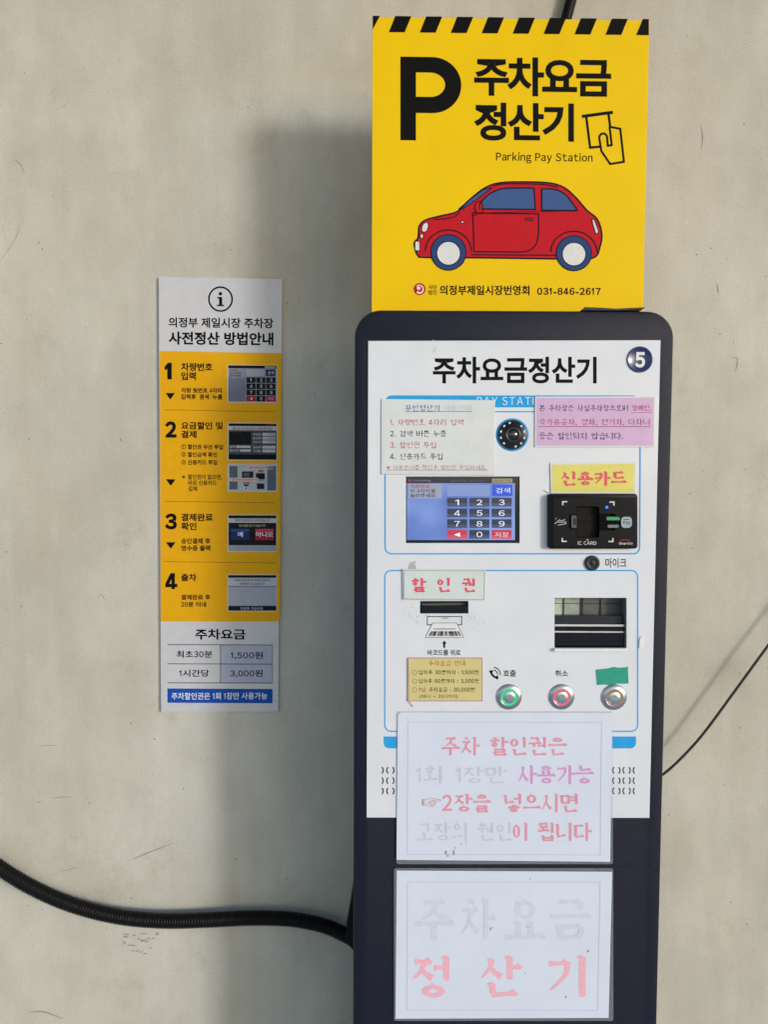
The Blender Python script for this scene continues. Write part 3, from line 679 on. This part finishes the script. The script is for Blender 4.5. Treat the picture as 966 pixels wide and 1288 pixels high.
# the printed car
q = Mesh(yw); red = ink('C01A26'); nv = ink('101424'); gl = ink('415A8C'); y2, y3, y4 = y1 - .0002, y1 - .0004, y1 - .0006
body = smooth(cb.pts(163, 300, 160, 278, 172, 262, 176, 225, 196, 205, 240, 192, 300, 176, 335, 142, 390, 98, 440, 80, 520, 76, 600, 78, 650, 92, 690, 125, 725, 165, 760, 195, 775, 240, 770, 285, 745, 325, 640, 328, 400, 326, 200, 326, 172, 320), 6, True)
q.fill(body, red, y1); q.line(body, 2.0, nv, y2, True)
q.fill(smooth(cb.pts(308, 167, 345, 136, 385, 104, 412, 97, 400, 108, 360, 136, 330, 160), 4, True), gl, y2); q.line(cb.pts(305, 168, 345, 134, 385, 103, 415, 96), 1.2, nv, y3); q.line(cb.pts(318, 168, 372, 130, 415, 97), 1.2, nv, y3)
wf = smooth(cb.pts(372, 166, 378, 145, 405, 118, 445, 100, 500, 96, 553, 96), 5) + cb.pts(557, 166); q.fill(wf, gl, y2); q.line(wf, 1.7, nv, y3, True)
wr = cb.pts(578, 168, 578, 98) + smooth(cb.pts(578, 98, 625, 100, 660, 120, 694, 164), 5) + cb.pts(690, 168); q.fill(wr, gl, y2); q.line(wr, 1.7, nv, y3, True)
q.line(smooth(cb.pts(420, 92, 445, 84, 520, 82, 590, 84, 632, 92), 5), 1.4, nv, y3)
q.line(cb.pts(352, 180, 568, 180, 568, 240) + smooth(cb.pts(568, 240, 560, 280, 535, 302, 505, 306), 4) + cb.pts(356, 306, 352, 180), 1.5, nv, y3)
q.line(cb.pts(372, 180, 700, 168), .7, nv, y3)
q.fill(smooth(cb.pts(358, 165, 362, 148, 374, 141, 383, 147, 383, 178, 368, 180), 4, True), red, y3); q.line(smooth(cb.pts(358, 165, 362, 148, 374, 141, 383, 147, 383, 178, 368, 180), 4, True), 1.1, nv, y4, True)
q.fill(ell(*cb(357, 183), 2.6, 2), red, y3); q.line(ell(*cb(357, 183), 2.8, 2), .8, nv, y4, True)
q.line(cb.pts(524, 195, 550, 195, 550, 202, 524, 202), .9, nv, y3, True); q.line(cb.pts(345, 316, 630, 316), 1.4, nv, y3)
q.line(smooth(cb.pts(222, 202, 260, 200, 292, 192, 310, 178), 4), 1.2, nv, y3)
for cx_, rr in ((272, 64), (684, 64)): q.line([cb(cx_ + (rr + 12) * math.cos(R(a)), 306 + (rr + 6) * math.sin(R(a))) for a in range(180, 361, 10)], 1.5, nv, y3)
for cx_ in (272, 684):
    q.fill(ell(*cb(cx_, 309), 22.8), nv, y3 - .00005); q.fill(ell(*cb(cx_, 309), 21.6), ink('2E4576'), y4); q.fill(ell(*cb(cx_, 312), 15.4), nv, y4 - .0001); q.fill(ell(*cb(cx_, 312), 14.2), ink('DCDBD9'), y4 - .0002)
def white_blob(lp): q.fill(lp, ink('DCDBD9'), y3); q.line(lp, .9, nv, y4, True)
white_blob([(p[0], p[1]) for p in smooth(cb.pts(184, 238, 188, 220, 200, 212, 206, 222, 200, 240, 190, 243), 4, True)]); white_blob(ell(*cb(184, 257), 2.0, 2.8)); white_blob(cb.pts(162, 274, 177, 274, 178, 304, 162, 304)); white_blob(ell(*cb(318, 210), 2.0, 1.4))
white_blob(smooth(cb.pts(744, 200, 750, 197, 760, 222, 764, 238, 756, 243, 750, 225), 4, True))
q.build('car_picture', sgn)

# ------------------------------------------------------------------ narrow guide sign on the wall
YL = -.006
lq = [(199.5, 348.5), (355, 351.2), (350, 894.8), (202.5, 895.3)]
lc_ = P(277, 622, YL)
gs = thing('guide_sign', 'tall narrow yellow and white payment guide sign with four numbered steps on wall', 'sign', (lc_.x, -.003, P(277, 895, YL).z))
lw = lambda p: (p[0] + (p[1] - 622) * -.0018 * 0 , p[1] + .012 * (p[0] - 277) * (1 - 1.35 * max(0, min(1, (p[1] - 350) / 545))))
q = Mesh(); q.pslab([lq], -.0004, YL, mat('sign_white', 'CBC9CC', rough=.35, var=.03, coat=.2), .0004); q.build('board', gs)
y1, y2, y3, y4 = YL - .0002, YL - .0004, YL - .0006, YL - .0008
a3 = crop(190, 340, 180 / 966); a4 = crop(190, 510, 180 / 966); a5 = crop(190, 700, 180 / 966)
q = Mesh(lw); q.fill([(200.8, 442.5), (354.2, 443.8), (352, 781.6), (202.2, 781.6)], mat('guide_yellow', 'E6A80E', rough=.5, spec=.15, var=.03), y1); q.build('yellow_field', gs)
q = Mesh(lw); ik = ink('0B0A0C')
q.line(ell(*a3(469, 196), 14.6, 15.0, 40), 2.1, ik, y1, True)
q.fill(ell(*a3(468, 160), 2.2), ik, y1); q.fill(a3.pts(447, 182, 480, 182, 480, 234, 492, 234, 492, 244, 445, 244, 445, 234, 459, 234, 459, 192, 447, 192), ik, y1)
q.text('의정부 제일시장 주차장', a3.box(118, 322, 826, 390), ik, y1, .024); q.text('사전정산 방법안내', a3.box(118, 418, 826, 506), ik, y1, .032)
q.build('title_lettering', gs); q = Mesh(lw)
for t, bx in (('1', (92, 628, 140, 740)),): q.text(t, a3.box(*bx), ik, y2, .05)
q.text('차량번호', a3.box(203, 628, 415, 682), ik, y2, .03); q.text('입력', a3.box(203, 690, 303, 744), ik, y2, .03)
q.text('차량 뒷번호 4자리', a3.box(203, 796, 478, 830), ik, y2, .028); q.text('입력후  검색  누름', a3.box(203, 838, 482, 874), ik, y2, .028)
q.fill(a3.pts(98, 832, 162, 832, 130, 876), ik, y2)
q.build('step_lettering', gs); q = Mesh(lw)
for cr_, yy in ((a3, 945), (a4, 648), (a4, 1054)): q.dash(*cr_(92, yy), *cr_(842, yy + 8), .7, ink('4A3410'), y2, 46); q.build('dashed_line', gs); q = Mesh(lw)
q.text('2', a4.box(94, 110, 172, 220), ik, y2, .05); q.text('요금할인 및', a4.box(203, 112, 486, 164), ik, y2, .03); q.text('결제', a4.box(203, 172, 307, 222), ik, y2, .03)
for i, t in enumerate(('할인권 우선 투입', '할인금액 확인', '신용카드 투입')):
    yy = 264 + i * 52; q.text('①②③'[i], a4.box(203, yy, 235, yy + 32), ik, y2, .018); q.text(t, a4.box(247, yy, (486, 446, 446)[i], yy + 34), ik, y2, .028)
q.text('※', a4.box(209, 474, 230, 494), ik, y2, .01); q.text('할인권이 없으면,', a4.box(249, 466, 480, 502), ik, y2, .018); q.text('바로 신용카드', a4.box(251, 506, 443, 540), ik, y2, .018); q.text('결제', a4.box(251, 546, 311, 580), ik, y2, .018)
q.fill(a4.pts(100, 500, 166, 500, 133, 544), ik, y2)
q.build('step_lettering', gs); q = Mesh(lw)
q.text('3', a4.box(94, 730, 174, 838), ik, y2, .05); q.text('결제완료', a4.box(203, 730, 418, 782), ik, y2, .03); q.text('확인', a4.box(203, 790, 307, 842), ik, y2, .03)
q.text('승인결제 후', a4.box(203, 896, 400, 934), ik, y2, .028); q.text('영수증 출력', a4.box(203, 944, 400, 982), ik, y2, .028); q.fill(a4.pts(100, 924, 166, 924, 133, 968), ik, y2)
q.build('step_lettering', gs); q = Mesh(lw)
q.text('4', a5.box(96, 112, 178, 220), ik, y2, .05); q.text('출차', a5.box(203, 116, 307, 166), ik, y2, .03); q.text('결제완료 후', a5.box(203, 256, 400, 292), ik, y2, .028); q.text('20분 이내', a5.box(203, 304, 372, 340), ik, y2, .028)
q.build('step_lettering', gs); q = Mesh(lw)
q.text('주차요금', a5.box(298, 488, 638, 560), ik, y1, .026)
q.fill(a5.pts(470, 598, 820, 602, 820, 852, 470, 850), ink('AEB3C6'), y1)
for yy in (593, 722, 850): q.line(a5.pts(110, yy, 820, yy + 4), .8, ik, y2)
q.line(a5.pts(469, 593, 469, 852), .7, ik, y2); q.line(a5.pts(820, 598, 820, 856), .5, ik, y2)
q.text('최초30분', a5.box(172, 634, 414, 682), ik, y2, .016); q.text('1,500원', a5.box(538, 642, 756, 692), ik, y2, .016); q.text('1시간당', a5.box(190, 762, 392, 810), ik, y2, .016); q.text('3,000원', a5.box(534, 764, 754, 814), ik, y2, .016)
q.fill(a5.pts(110, 888, 820, 894, 820, 990, 110, 984), ink('1A4FA8'), y1); q.text('주차할인권은 1회 1장만 사용가능', a5.box(138, 916, 784, 964), ink('E4E8F0'), y2, .012)
q.build('price_table', gs)
def photo(cx_, box, fn):
    q = Mesh(lw); q.fill(rect(*cx_.box(*box)), ink('D8D4CC'), y2)
    fn(q, lambda u, v: (cx_(box[0], box[1])[0] + u * (box[2] - box[0]) * cx_.s, cx_(box[0], box[1])[1] + v * (box[3] - box[1]) * cx_.s)); q.build('screen_picture', gs)
def rr(q, g, u0, v0, u1, v1, h, y): q.fill([g(u0, v0), g(u1, v0), g(u1, v1), g(u0, v1)], ink(h), y)
def tt(q, g, t, u0, v0, u1, v1, h, y, bold=.01): a = g(u0, v0); b_ = g(u1, v1); q.text(t, (*a, *b_), ink(h), y, bold)
def pic1(q, g):
    rr(q, g, .015, .015, .985, .98, '8A8F9C', y3); rr(q, g, .015, .015, .985, .09, '15151A', y4); rr(q, g, .015, .35, .36, .98, '70768A', y3 - .0001); rr(q, g, .75, .03, .96, .085, 'A89C60', y4 - .0001)
    rr(q, g, .38, .12, .74, .3, '9EA2AE', y4); rr(q, g, .77, .12, .96, .29, '22305A', y4); tt(q, g, '검색', .81, .16, .93, .25, 'C8CCD8', y4 - .0001)
    tt(q, g, '차량번호', .05, .12, .21, .18, 'A02030', y4); tt(q, g, '뒤 4자리를', .05, .19, .27, .25, '601828', y4); tt(q, g, '눌러주세요', .05, .26, .27, .32, '1A1A22', y4)
    for i, kx in enumerate(keys):
        u, v = .38 + (i % 3) * .2, .33 + (i // 3) * .165; red_ = kx in '◀저장'
        rr(q, g, u, v, u + .185, v + .145, 'A02434' if red_ else '1E1E22', y4)
        if kx == '저장': tt(q, g, kx, u + .03, v + .03, u + .15, v + .11, 'D8A8AC', y4 - .0001)
        else: tt(q, g, kx, u + .075, v + .03, u + (.1 if kx == '1' else .12), v + .11, 'E0E0E2', y4 - .0001)
photo(a3, (516, 638, 852, 892), pic1)
def pic2(q, g):
    rr(q, g, .015, .02, .985, .98, '4A4D55', y3); rr(q, g, .015, .02, .985, .09, '121216', y4); rr(q, g, .77, .03, .96, .08, '7A2A28', y4 - .0001); rr(q, g, .015, .09, .985, .2, 'BDBFC4', y4)
    tt(q, g, '할인권으로 할인받거나 결제해주세요', .1, .12, .9, .19, '8A2430', y4 - .0001, .014); rr(q, g, .03, .24, .47, .58, '15151A', y4); q.line([g(.1, .27), g(.25, .28), g(.33, .47), g(.38, .53)], .5, ink('3C4048'), y4 - .0001)
    for i in range(3): rr(q, g, .7, .27 + i * .1, .96, .345 + i * .1, 'BFC0C4', y4); tt(q, g, ('주차요금', '할인금액', '결제요금')[i], .51, .28 + i * .1, .67, .34 + i * .1, ('D0D2D6', 'D0D2D6', 'C8C070')[i], y4); tt(q, g, ('1,500원', '0원', '1,500원')[i], .8, .285 + i * .1, .94, .335 + i * .1, ('2A2A2E', '2A2A2E', 'A02030')[i], y4 - .0001)
    for i in range(2): rr(q, g, .7, .61 + i * .1, .96, .685 + i * .1, 'BFC0C4', y4); rr(q, g, (.17, .25)[i], .61 + i * .1, .46, .67 + i * .1, 'BFC0C4', y4); tt(q, g, ('입금금액', '거스름돈')[i], .51, .62 + i * .1, .67, .68 + i * .1, 'D0D2D6', y4); tt(q, g, ('날짜', '할인시간')[i], .04, .61 + i * .1, (.15, .23)[i], .67 + i * .1, 'D0D2D6', y4)
    rr(q, g, .015, .84, .985, .98, '101014', y4)
photo(a4, (518, 116, 852, 370), pic2)
def pic3(q, g):
    rr(q, g, .015, .02, .985, .97, 'B4BAC0', y3); rr(q, g, .04, .08, .2, .92, '5C6674', y4); rr(q, g, .8, .08, .975, .95, '5C6674', y4); rr(q, g, .29, .27, .52, .5, '2A2C32', y4); rr(q, g, .32, .32, .44, .45, '5A5E66', y4 - .0001); rr(q, g, .57, .33, .75, .55, '16161A', y4)
    rr(q, g, .4, .06, .92, .2, 'D8C4C4', y4); tt(q, g, '2.할인금액 확인 후 카드 투입', .42, .09, .9, .17, '9A1C2C', y4 - .0001, .016); rr(q, g, .04, .5, .62, .63, 'D8C4C4', y4 - .0001); tt(q, g, '1.할인권이 있으면 할인권 우선', .07, .53, .6, .6, '9A1C2C', y4 - .0002, .016); tt(q, g, '신용카드', .64, .56, .74, .61, '2848A0', y4)
    for i in range(2): rr(q, g, .62, .22 + i * .045, .72, .25 + i * .045, '9A1C2C', y4); rr(q, g, .31, .66 + i * .04, .45, .685 + i * .04, '9A1C2C', y4)
    rr(q, g, .59, .7, .74, .9, '202228', y4); rr(q, g, .33, .74, .42, .8, '303238', y4); rr(q, g, .34, .82, .41, .93, 'E0E0E0', y4); rr(q, g, .36, .84, .39, .91, '303238', y4 - .0001)
photo(a4, (516, 394, 852, 582), pic3)
def pic4(q, g):
    rr(q, g, .015, .02, .985, .98, '1E1E22', y3); rr(q, g, .015, .1, .985, .22, 'C4C4C6', y4); tt(q, g, '결제가 정상적으로 처리되었습니다', .15, .12, .85, .19, '1E1E22', y4 - .0001, .012)
    tt(q, g, '영수증을 받으시겠습니까?', .23, .26, .77, .33, 'C8C0A0', y4, .008); rr(q, g, .06, .38, .44, .68, '22386E', y4); rr(q, g, .56, .38, .93, .68, 'AC2A40', y4); rr(q, g, .06, .38, .44, .46, '33508E', y4 - .0001); rr(q, g, .56, .38, .93, .46, 'C44A5C', y4 - .0001)
    tt(q, g, '예', .2, .46, .31, .6, 'E8E8EC', y4 - .0002, .016); tt(q, g, '아니오', .57, .46, .92, .6, 'E8E8EC', y4 - .0002, .016); rr(q, g, .015, .82, .985, .98, '9CA0AC', y4)
photo(a4, (518, 736, 850, 988), pic4)
def pic5(q, g):
    rr(q, g, .015, .02, .985, .98, 'A4AAB8', y3); rr(q, g, .015, .02, .985, .09, '15151A', y4); rr(q, g, .015, .09, .985, .32, 'B8BCC8', y4); tt(q, g, '결제가 정상적으로 처리되었습니다', .15, .12, .86, .19, '1E1E22', y4 - .0001, .012); tt(q, g, '이용해주셔서 감사합니다', .25, .22, .75, .29, '1E1E22', y4 - .0001, .012)
    rr(q, g, .015, .32, .985, .335, '3A3C44', y4 - .0001); rr(q, g, .015, .85, .985, .98, '1A1A1E', y4); tt(q, g, '안녕히 가십시오', .26, .88, .72, .96, 'C8C8CA', y4 - .0001, .004)
photo(a5, (516, 120, 850, 370), pic5)

# ------------------------------------------------------------------ notices stuck on the kiosk
def card(name, label, quad, paper, printf, th=.0012, lam=1.6, lamhex='D4D6D8', base=None, r=1.0, group='laminated notices on the kiosk'):
    Yb = YP - .0006; Yf = Yb - th; x = sum(p[0] for p in quad) / 4; c = P(x, max(p[1] for p in quad), Yf)
    t = thing(name, label, 'notice', (c.x, Yb, c.z), group)
    q = Mesh(); q.pslab([quad], Yb, Yf, mat('laminate_' + lamhex, lamhex, rough=.18, coat=.5, var=.02), .0002); q.build('laminate', t)
    cx_ = x; cy_ = sum(p[1] for p in quad) / 4
    ins = []
    for px, py in quad: ins.append((px + (lam if px < cx_ else -lam), py + (lam if py < cy_ else -lam)))
    q = Mesh(); q.fill(ins, mat('paper_' + paper, paper, rough=.3, coat=.35, var=.04, vscale=40, bump=.5, bscale=25, bdist=.0012), Yf - .00015); q.build('paper', t)
    q = Mesh(); printf(q, Yf - .0003, Yf - .00045); q.build('lettering', t)
    return t
c6 = crop(430, 380, 220 / 966); c7 = crop(640, 380, 220 / 966)
def pr(q, y1, y2):
    bl = ink('3A5C9A'); pk = ink('C2637A'); bk = ink('26262C')
    q.brush('무인정산기', c6.box(348, 568, 538, 606), bl, y1, 1.05); q.brush('사용안내', c6.box(565, 568, 715, 604), ink('B9C6DA'), y1, 1.05); q.line(c6.pts(348, 605, 720, 605), .6, bl, y1)
    for i, (t, h, x1) in enumerate((('1. 차량번호 4자리 입력', 'pk', 672), ('2. 검색 버튼 누름', 'bk', 578), ('3. 할인권 투입', 'pk', 520), ('4. 신용카드 투입', 'bk', 556))):
        q.brush(t, c6.box(266, 646 + i * 63, x1, 682 + i * 63), pk if h == 'pk' else bk, y1, 1.05)
    q.brush('※ 사용순서를 확인후 할인권 투입하세요.', c6.box(247, 899, 800, 927), pk, y1, .85); q.line(c6.pts(245, 928, 804, 928), .6, ink('8A7A86'), y1)
card('instruction_card', 'white laminated card listing four numbered steps above the touchscreen', [(480, 502), (622.5, 503.5), (621.5, 597.8), (479.5, 596.5)], 'D2D6D6', pr)
def pr(q, y1, y2):
    nv_ = ink('3A3560'); pk = ink('B23A58')
    q.brush('본 주차장은 사설주차장으로써', c7.box(168, 568, 658, 604), nv_, y1, 1.0); q.brush('장애인,', c7.box(678, 568, 788, 604), pk, y1, 1.0); q.line(c7.pts(676, 611, 790, 611), .5, pk, y1)
    q.brush('국가유공자, 경차, 전기차, 다자녀', c7.box(166, 645, 778, 683), pk, y1, 1.0); q.line(c7.pts(164, 688, 780, 688), .6, ink('6A3A60'), y1)
    q.brush('등은 할인되지 않습니다.', c7.box(166, 720, 630, 760), nv_, y1, 1.0)
card('exclusion_notice', 'lilac laminated notice with three lines right of the camera', [(673, 499), (824.5, 498.5), (823.5, 562.5), (672.8, 562.5)], 'C9A4CC', pr, lam=1.8)
def pr(q, y1, y2):
    pk = ink('E0606E')
    q.brush('신용카드', cr.box(302, 102, 686, 190), pk, y1, 1.9)
card('credit_card_notice', 'small yellow laminated notice with pink lettering above the card reader', [(692, 582.5), (800.5, 581), (799.5, 621), (693, 620.6)], 'DAD068', pr, lam=2.2)
def pr(q, y1, y2):
    pk = ink('DE5672')
    for ch, a, b_ in (('할', 342, 426), ('인', 482, 556), ('권', 620, 694)): q.brush(ch, c2.box(a, 116, b_, 198), pk, y1, 1.9)
    q.line(c2.pts(298, 76, 744, 79, 742, 236, 299, 234), .5, ink('7A7E80'), y1, True)
card('coupon_notice', 'pale green laminated notice with three pink letters above the ticket slot', [(506.5, 715.5), (611, 716.5), (609.5, 755), (507, 754.2)], 'D0D9D6', pr, th=.0022)
def pr(q, y1, y2):
    bk = ink('26221E'); rd_ = ink('A63A22')
    q.line(c2.pts(323, 560, 731, 560, 731, 796, 323, 796), .9, ink('B07AA0'), y1, True)
    q.brush('주차요금 안내', c2.box(434, 572, 638, 604), rd_, y1, .9)
    for i, (t, x1) in enumerate((('입차후 30분까지 : 1,500원', 712), ('입차후 60분까지 : 3,000원', 712), ('주차요금 : 30,000원', 690))):
        yy = 625 + i * 48; q.line(ell(*c2(358, yy + 14), 2.7, 2.7, 18), .4, bk, y1, True)
        q.brush(t, c2.box(380 if i < 2 else 436, yy, x1, yy + 27), bk, y1, 1.2)
    q.brush('1일', c2.box(380, 721, 418, 748), rd_, y1, .95); q.brush('(06시 ~ 23시까지)', c2.box(386, 760, 596, 784), bk, y1, .9)
card('fee_card', 'small yellow parking fee card with violet border under the ticket slot', [(513, 827), (607, 827), (607, 882), (512.5, 882)], 'D3C483', pr, lam=.3, lamhex='D8CFA8')

def sheet(name, label, quad, pquad, printf):
    Yb = YP - .0009; Yf = Yb - .0006; c = P(635, quad[3], Yf)
    t = thing(name, label, 'notice', (c.x, Yb, c.z), 'laminated notices on the kiosk')
    q = Mesh(); q.pslab([rrect(*quad, 3)], Yb, Yf, mat('lamination_film', 'C4C9D4', rough=.15, var=.05, alpha=.16), .0002); q.build('laminate', t)
    q = Mesh(); q.pslab([pquad], Yf + .0001, Yf - .0003, mat('notice_paper', 'D6DCEB', rough=.3, coat=.6, bump=.3, bscale=5, bdist=.004, var=.03, vscale=14)); q.build('paper', t)
    q = Mesh(); printf(q, Yf - .0005, Yf - .0007); q.build('lettering', t); return t
cf = crop(440, 880, 410 / 966); cg = crop(430, 1080, 420 / 966)
fade = ink('C6C9D9'); pk1 = ink('E096A8'); pk2 = ink('D696CC')
def pr(q, y1, y2):
    q.line(cf.pts(172, 66, 746, 67, 742, 459, 170, 457), .6, ink('B4BACB'), y1, True)
    q.brush('주차 할인권은', cf.box(272, 108, 645, 166), pk1, y1, 1.45); q.brush('1회 1장만', cf.box(195, 194, 466, 248), fade, y1, 1.3); q.brush('사용가능', cf.box(500, 192, 725, 250), pk2, y1, 1.5)
    q.text('☞', cf.box(213, 290, 271, 316), ink('C59098'), y1); q.brush('2장을', cf.box(273, 277, 420, 334), pk1, y1, 1.5); q.brush('넣으시면', cf.box(454, 277, 676, 334), pk1, y1, 1.5)
    q.brush('고장의 원인', cf.box(196, 362, 480, 418), fade, y1, 1.3); q.brush('이 됩니다', cf.box(483, 361, 719, 419), pk1, y1, 1.5)
    sm = ink('8A8C96')
    for x, y, a, b_ in ((285, 452, 4, 9), (290, 462, 6, 3), (308, 452, 4, 12), (312, 438, 3, 3), (330, 428, 4, 2), (345, 424, 3, 2)): q.fill(ell(*cf(x, y), a * .3, b_ * .3, 8), sm, y2)
sheet('discount_notice', 'white laminated notice with four faded pink lines across the panel bottom', (498.5, 894.5, 771, 1086.5), [(500.5, 899), (504, 895.8), (770, 896.3), (767.5, 1083.4), (498.8, 1081)], pr)
def pr(q, y1, y2):
    q.line(cg.pts(190, 66, 747, 67, 740, 437, 188, 436), .6, ink('B4BACB'), y1, True)
    for ch, a, b_ in (('주', 210, 330), ('차', 345, 450), ('요', 472, 592), ('금', 603, 725)): q.brush(ch, cg.box(a, 112, b_, 234), ink('CDD0DF'), y1, 1.5)
    for ch, a, b_ in (('정', 205, 312), ('산', 403, 524), ('기', 598, 706)): q.brush(ch, cg.box(a, 278, b_, 400), ink('EDB0BE'), y1, 1.6)
    sm = ink('7C7E88')
    for x, y, a, b_ in ((430, 202, 3, 8), (436, 198, 2, 3), (535, 195, 2, 3), (543, 196, 2, 3), (545, 57, 4, 2), (505, 126, 3, 2), (316, 70, 1, 1), (530, 330, 2, 4), (648, 398, 3, 6), (712, 266, 4, 6), (400, 262, 2, 1)): q.fill(ell(*cg(x, y), a * .28, b_ * .28, 8), sm, y2)
sheet('machine_name_notice', 'white laminated notice with three large pink letters below a ghosted line', (495.5, 1091.5, 771.5, 1283.5), [(499, 1094.5), (770, 1096), (765.5, 1279.5), (497.5, 1280.5)], pr)

# number badge, green tape, paper scrap
nc = P(804.5, 452.5, YP)
nb = thing('number_badge', 'round glossy blue badge with a white 5 in the panel corner', 'badge', (nc.x, YP, nc.z))
q = Mesh(); q.lathe((nc.x, YP, nc.z), [(16.2 * mm, .0002), (16.2 * mm, .0012), (15.2 * mm, .0019), (14.8 * mm, .0016), (.3 * mm, .0022)], mat('badge_blue', '16215E', rough=.3, coat=.3, var=.15, vscale=200)); q.build('disc', nb, fix=True)
q = Mesh(); q.lathe((nc.x, YP - .0016, nc.z), [(15.6 * mm, 0), (15.3 * mm, .0006), (15.0 * mm, .0006), (14.9 * mm, 0)], mat('badge_rim', '6B74A6', rough=.2, metal=.6)); q.build('rim', nb, fix=True)
q = Mesh(); q.text('5', (798.6, 443, 811.4, 462.6), ink('E6E6E2'), YP - .0026, .045); q.build('numeral', nb)
q = Mesh(); tp = [(749.5, 842), (765, 840.5), (772, 838.5), (778, 839.8), (788.5, 839), (789.8, 837.5), (790.6, 859.5), (776, 859.8), (770, 861.5), (758, 860.8), (751.2, 861.6), (750.2, 852)]
q.pslab([tp], YP - .0003, YP - .0006, mat('green_tape', '15967E', rough=.55, var=.12, vscale=260, bump=.3, bscale=1500)); tc_ = P(770, 861, YP)
tag(q.build('green_tape', base=(tc_.x, YP - .0003, tc_.z)), 'torn strip of green tape above the rightmost push button', 'tape')
q = Mesh(); q.pslab([smooth([(804, 813), (805, 803), (808.5, 800.5), (810, 803), (808, 813.5), (806, 815)], 3, True)], YP - .0002, YP - .0016, mat('scrap_white', 'E4E2DC', rough=.5), .0004); pc = P(807, 815, YP)
tag(q.build('adhesive_scrap', base=(pc.x, YP, pc.z)), 'small white adhesive scrap right of the receipt window', 'adhesive scrap')
ctm = mat('clear_tape', 'C9CBCB', rough=.2, var=.1, vscale=300, alpha=.45)
for lb, tp in (('crumpled clear tape above the left corner of the pale green coupon notice', [(513, 717), (514.5, 708), (523, 705), (522, 710), (524.5, 717)]),
               ('short clear tape at the lower left corner of the fee card', [(510.5, 880), (513.5, 878.5), (520, 888), (517.5, 889.5)]),
               ('short clear tape at the lower left of the yellow credit card notice', [(683, 615.5), (691, 619.5), (690, 622), (684, 618)])):
    q = Mesh(); q.pslab([tp], YP - .0003, YP - .0004, ctm); pc = P(*tp[0], YP)
    tag(q.build('clear_tape', base=(pc.x, YP, pc.z)), lb, 'tape', 'clear tape pieces on the kiosk')
# thin black strip on top of the cabinet
q = Mesh(); pf = [P(x, y, YK + .004) for x, y in ((731, 390.7), (735.5, 386.5), (755, 387.2), (775, 388.4), (812, 386.6), (808.5, 389.4), (780, 390.9))]
q.slab([[(v.x, max(v.z, kzt + .0004)) for v in pf]], YK + .03, YK + .004, black, .0003)
tag(q.build('black_strip', base=(pf[0].x, YK + .02, kzt)), 'thin bent black strip lying on the top edge of the kiosk', 'strip')

# ------------------------------------------------------------------ conduits and cable
rub = mat('conduit_black', '0B0B0D', rough=.5, spec=.2, var=.1, vscale=200)
def resample(pts, step):
    pts = [Vector(p) for p in pts]; out = [pts[0]]; acc = 0.
    for a, b_ in zip(pts[:-1], pts[1:]):
        L = (b_ - a).length; t = step - acc
        while t <= L: out.append(a + (b_ - a) * (t / L)); t += step
        acc = L - (t - step)
    return out
def path(q, d): return [tuple(P(x, y, -d if not callable(d) else -d(x))) for x, y in q]
raw = [(-200, 890), (-120, 985), (-50, 1053), (0, 1091), (45, 1118), (95, 1139), (150, 1152.5), (205, 1157.5), (260, 1156.5), (315, 1154), (365, 1155.5), (405, 1163), (432, 1174), (462, 1190), (490, 1200)]
pp = resample(smooth(path(raw, .024), 14), .0011)
c_ = Mesh(); c_.tube(pp, lambda i: .0118 + .0011 * math.sin(i * 2 * math.pi / 4.3), rub, 16)
cm = thing('conduit', 'black corrugated conduit sagging along the wall into the kiosk side', 'conduit', tuple(pp[-1]))
c_.build('hose', cm)
q = Mesh(); gpts = [P(x, y, -.03) for x, y in ((446, 1112), (449, 1115), (449, 1193), (444.5, 1189), (437, 1178), (435.8, 1164), (440, 1140), (444, 1113))]
q.slab([[(v.x, v.z) for v in gpts]], -.012, -.045, rub, .002); q.build('gusset', cm)
raw = [(1150, 560), (1060, 690), (1000, 768), (966, 812), (925, 868), (885, 922), (858, 952), (836, 972), (815, 985), (790, 990)]
q = Mesh(); q.tube(smooth(path(raw, .034), 10), .0022, mat('cable_grey', '2A2B2D', rough=.4, var=.1), 10)
ce = P(815, 985, -.034); tag(q.build('cable', base=tuple(ce)), 'thin dark cable slanting up from the kiosk to the right', 'cable')
raw = [(760, -160), (735, -60), (716, 10), (706, 50), (690, 130), (672, 220)]
q = Mesh(); q.tube(smooth(path(raw, .012), 10), .0088, rub, 14)
ce = P(712, 20, -.012); tag(q.build('conduit', base=tuple(ce)), 'short black conduit disappearing behind the top of the yellow sign', 'conduit')

bpy.data.scenes.remove(TS)
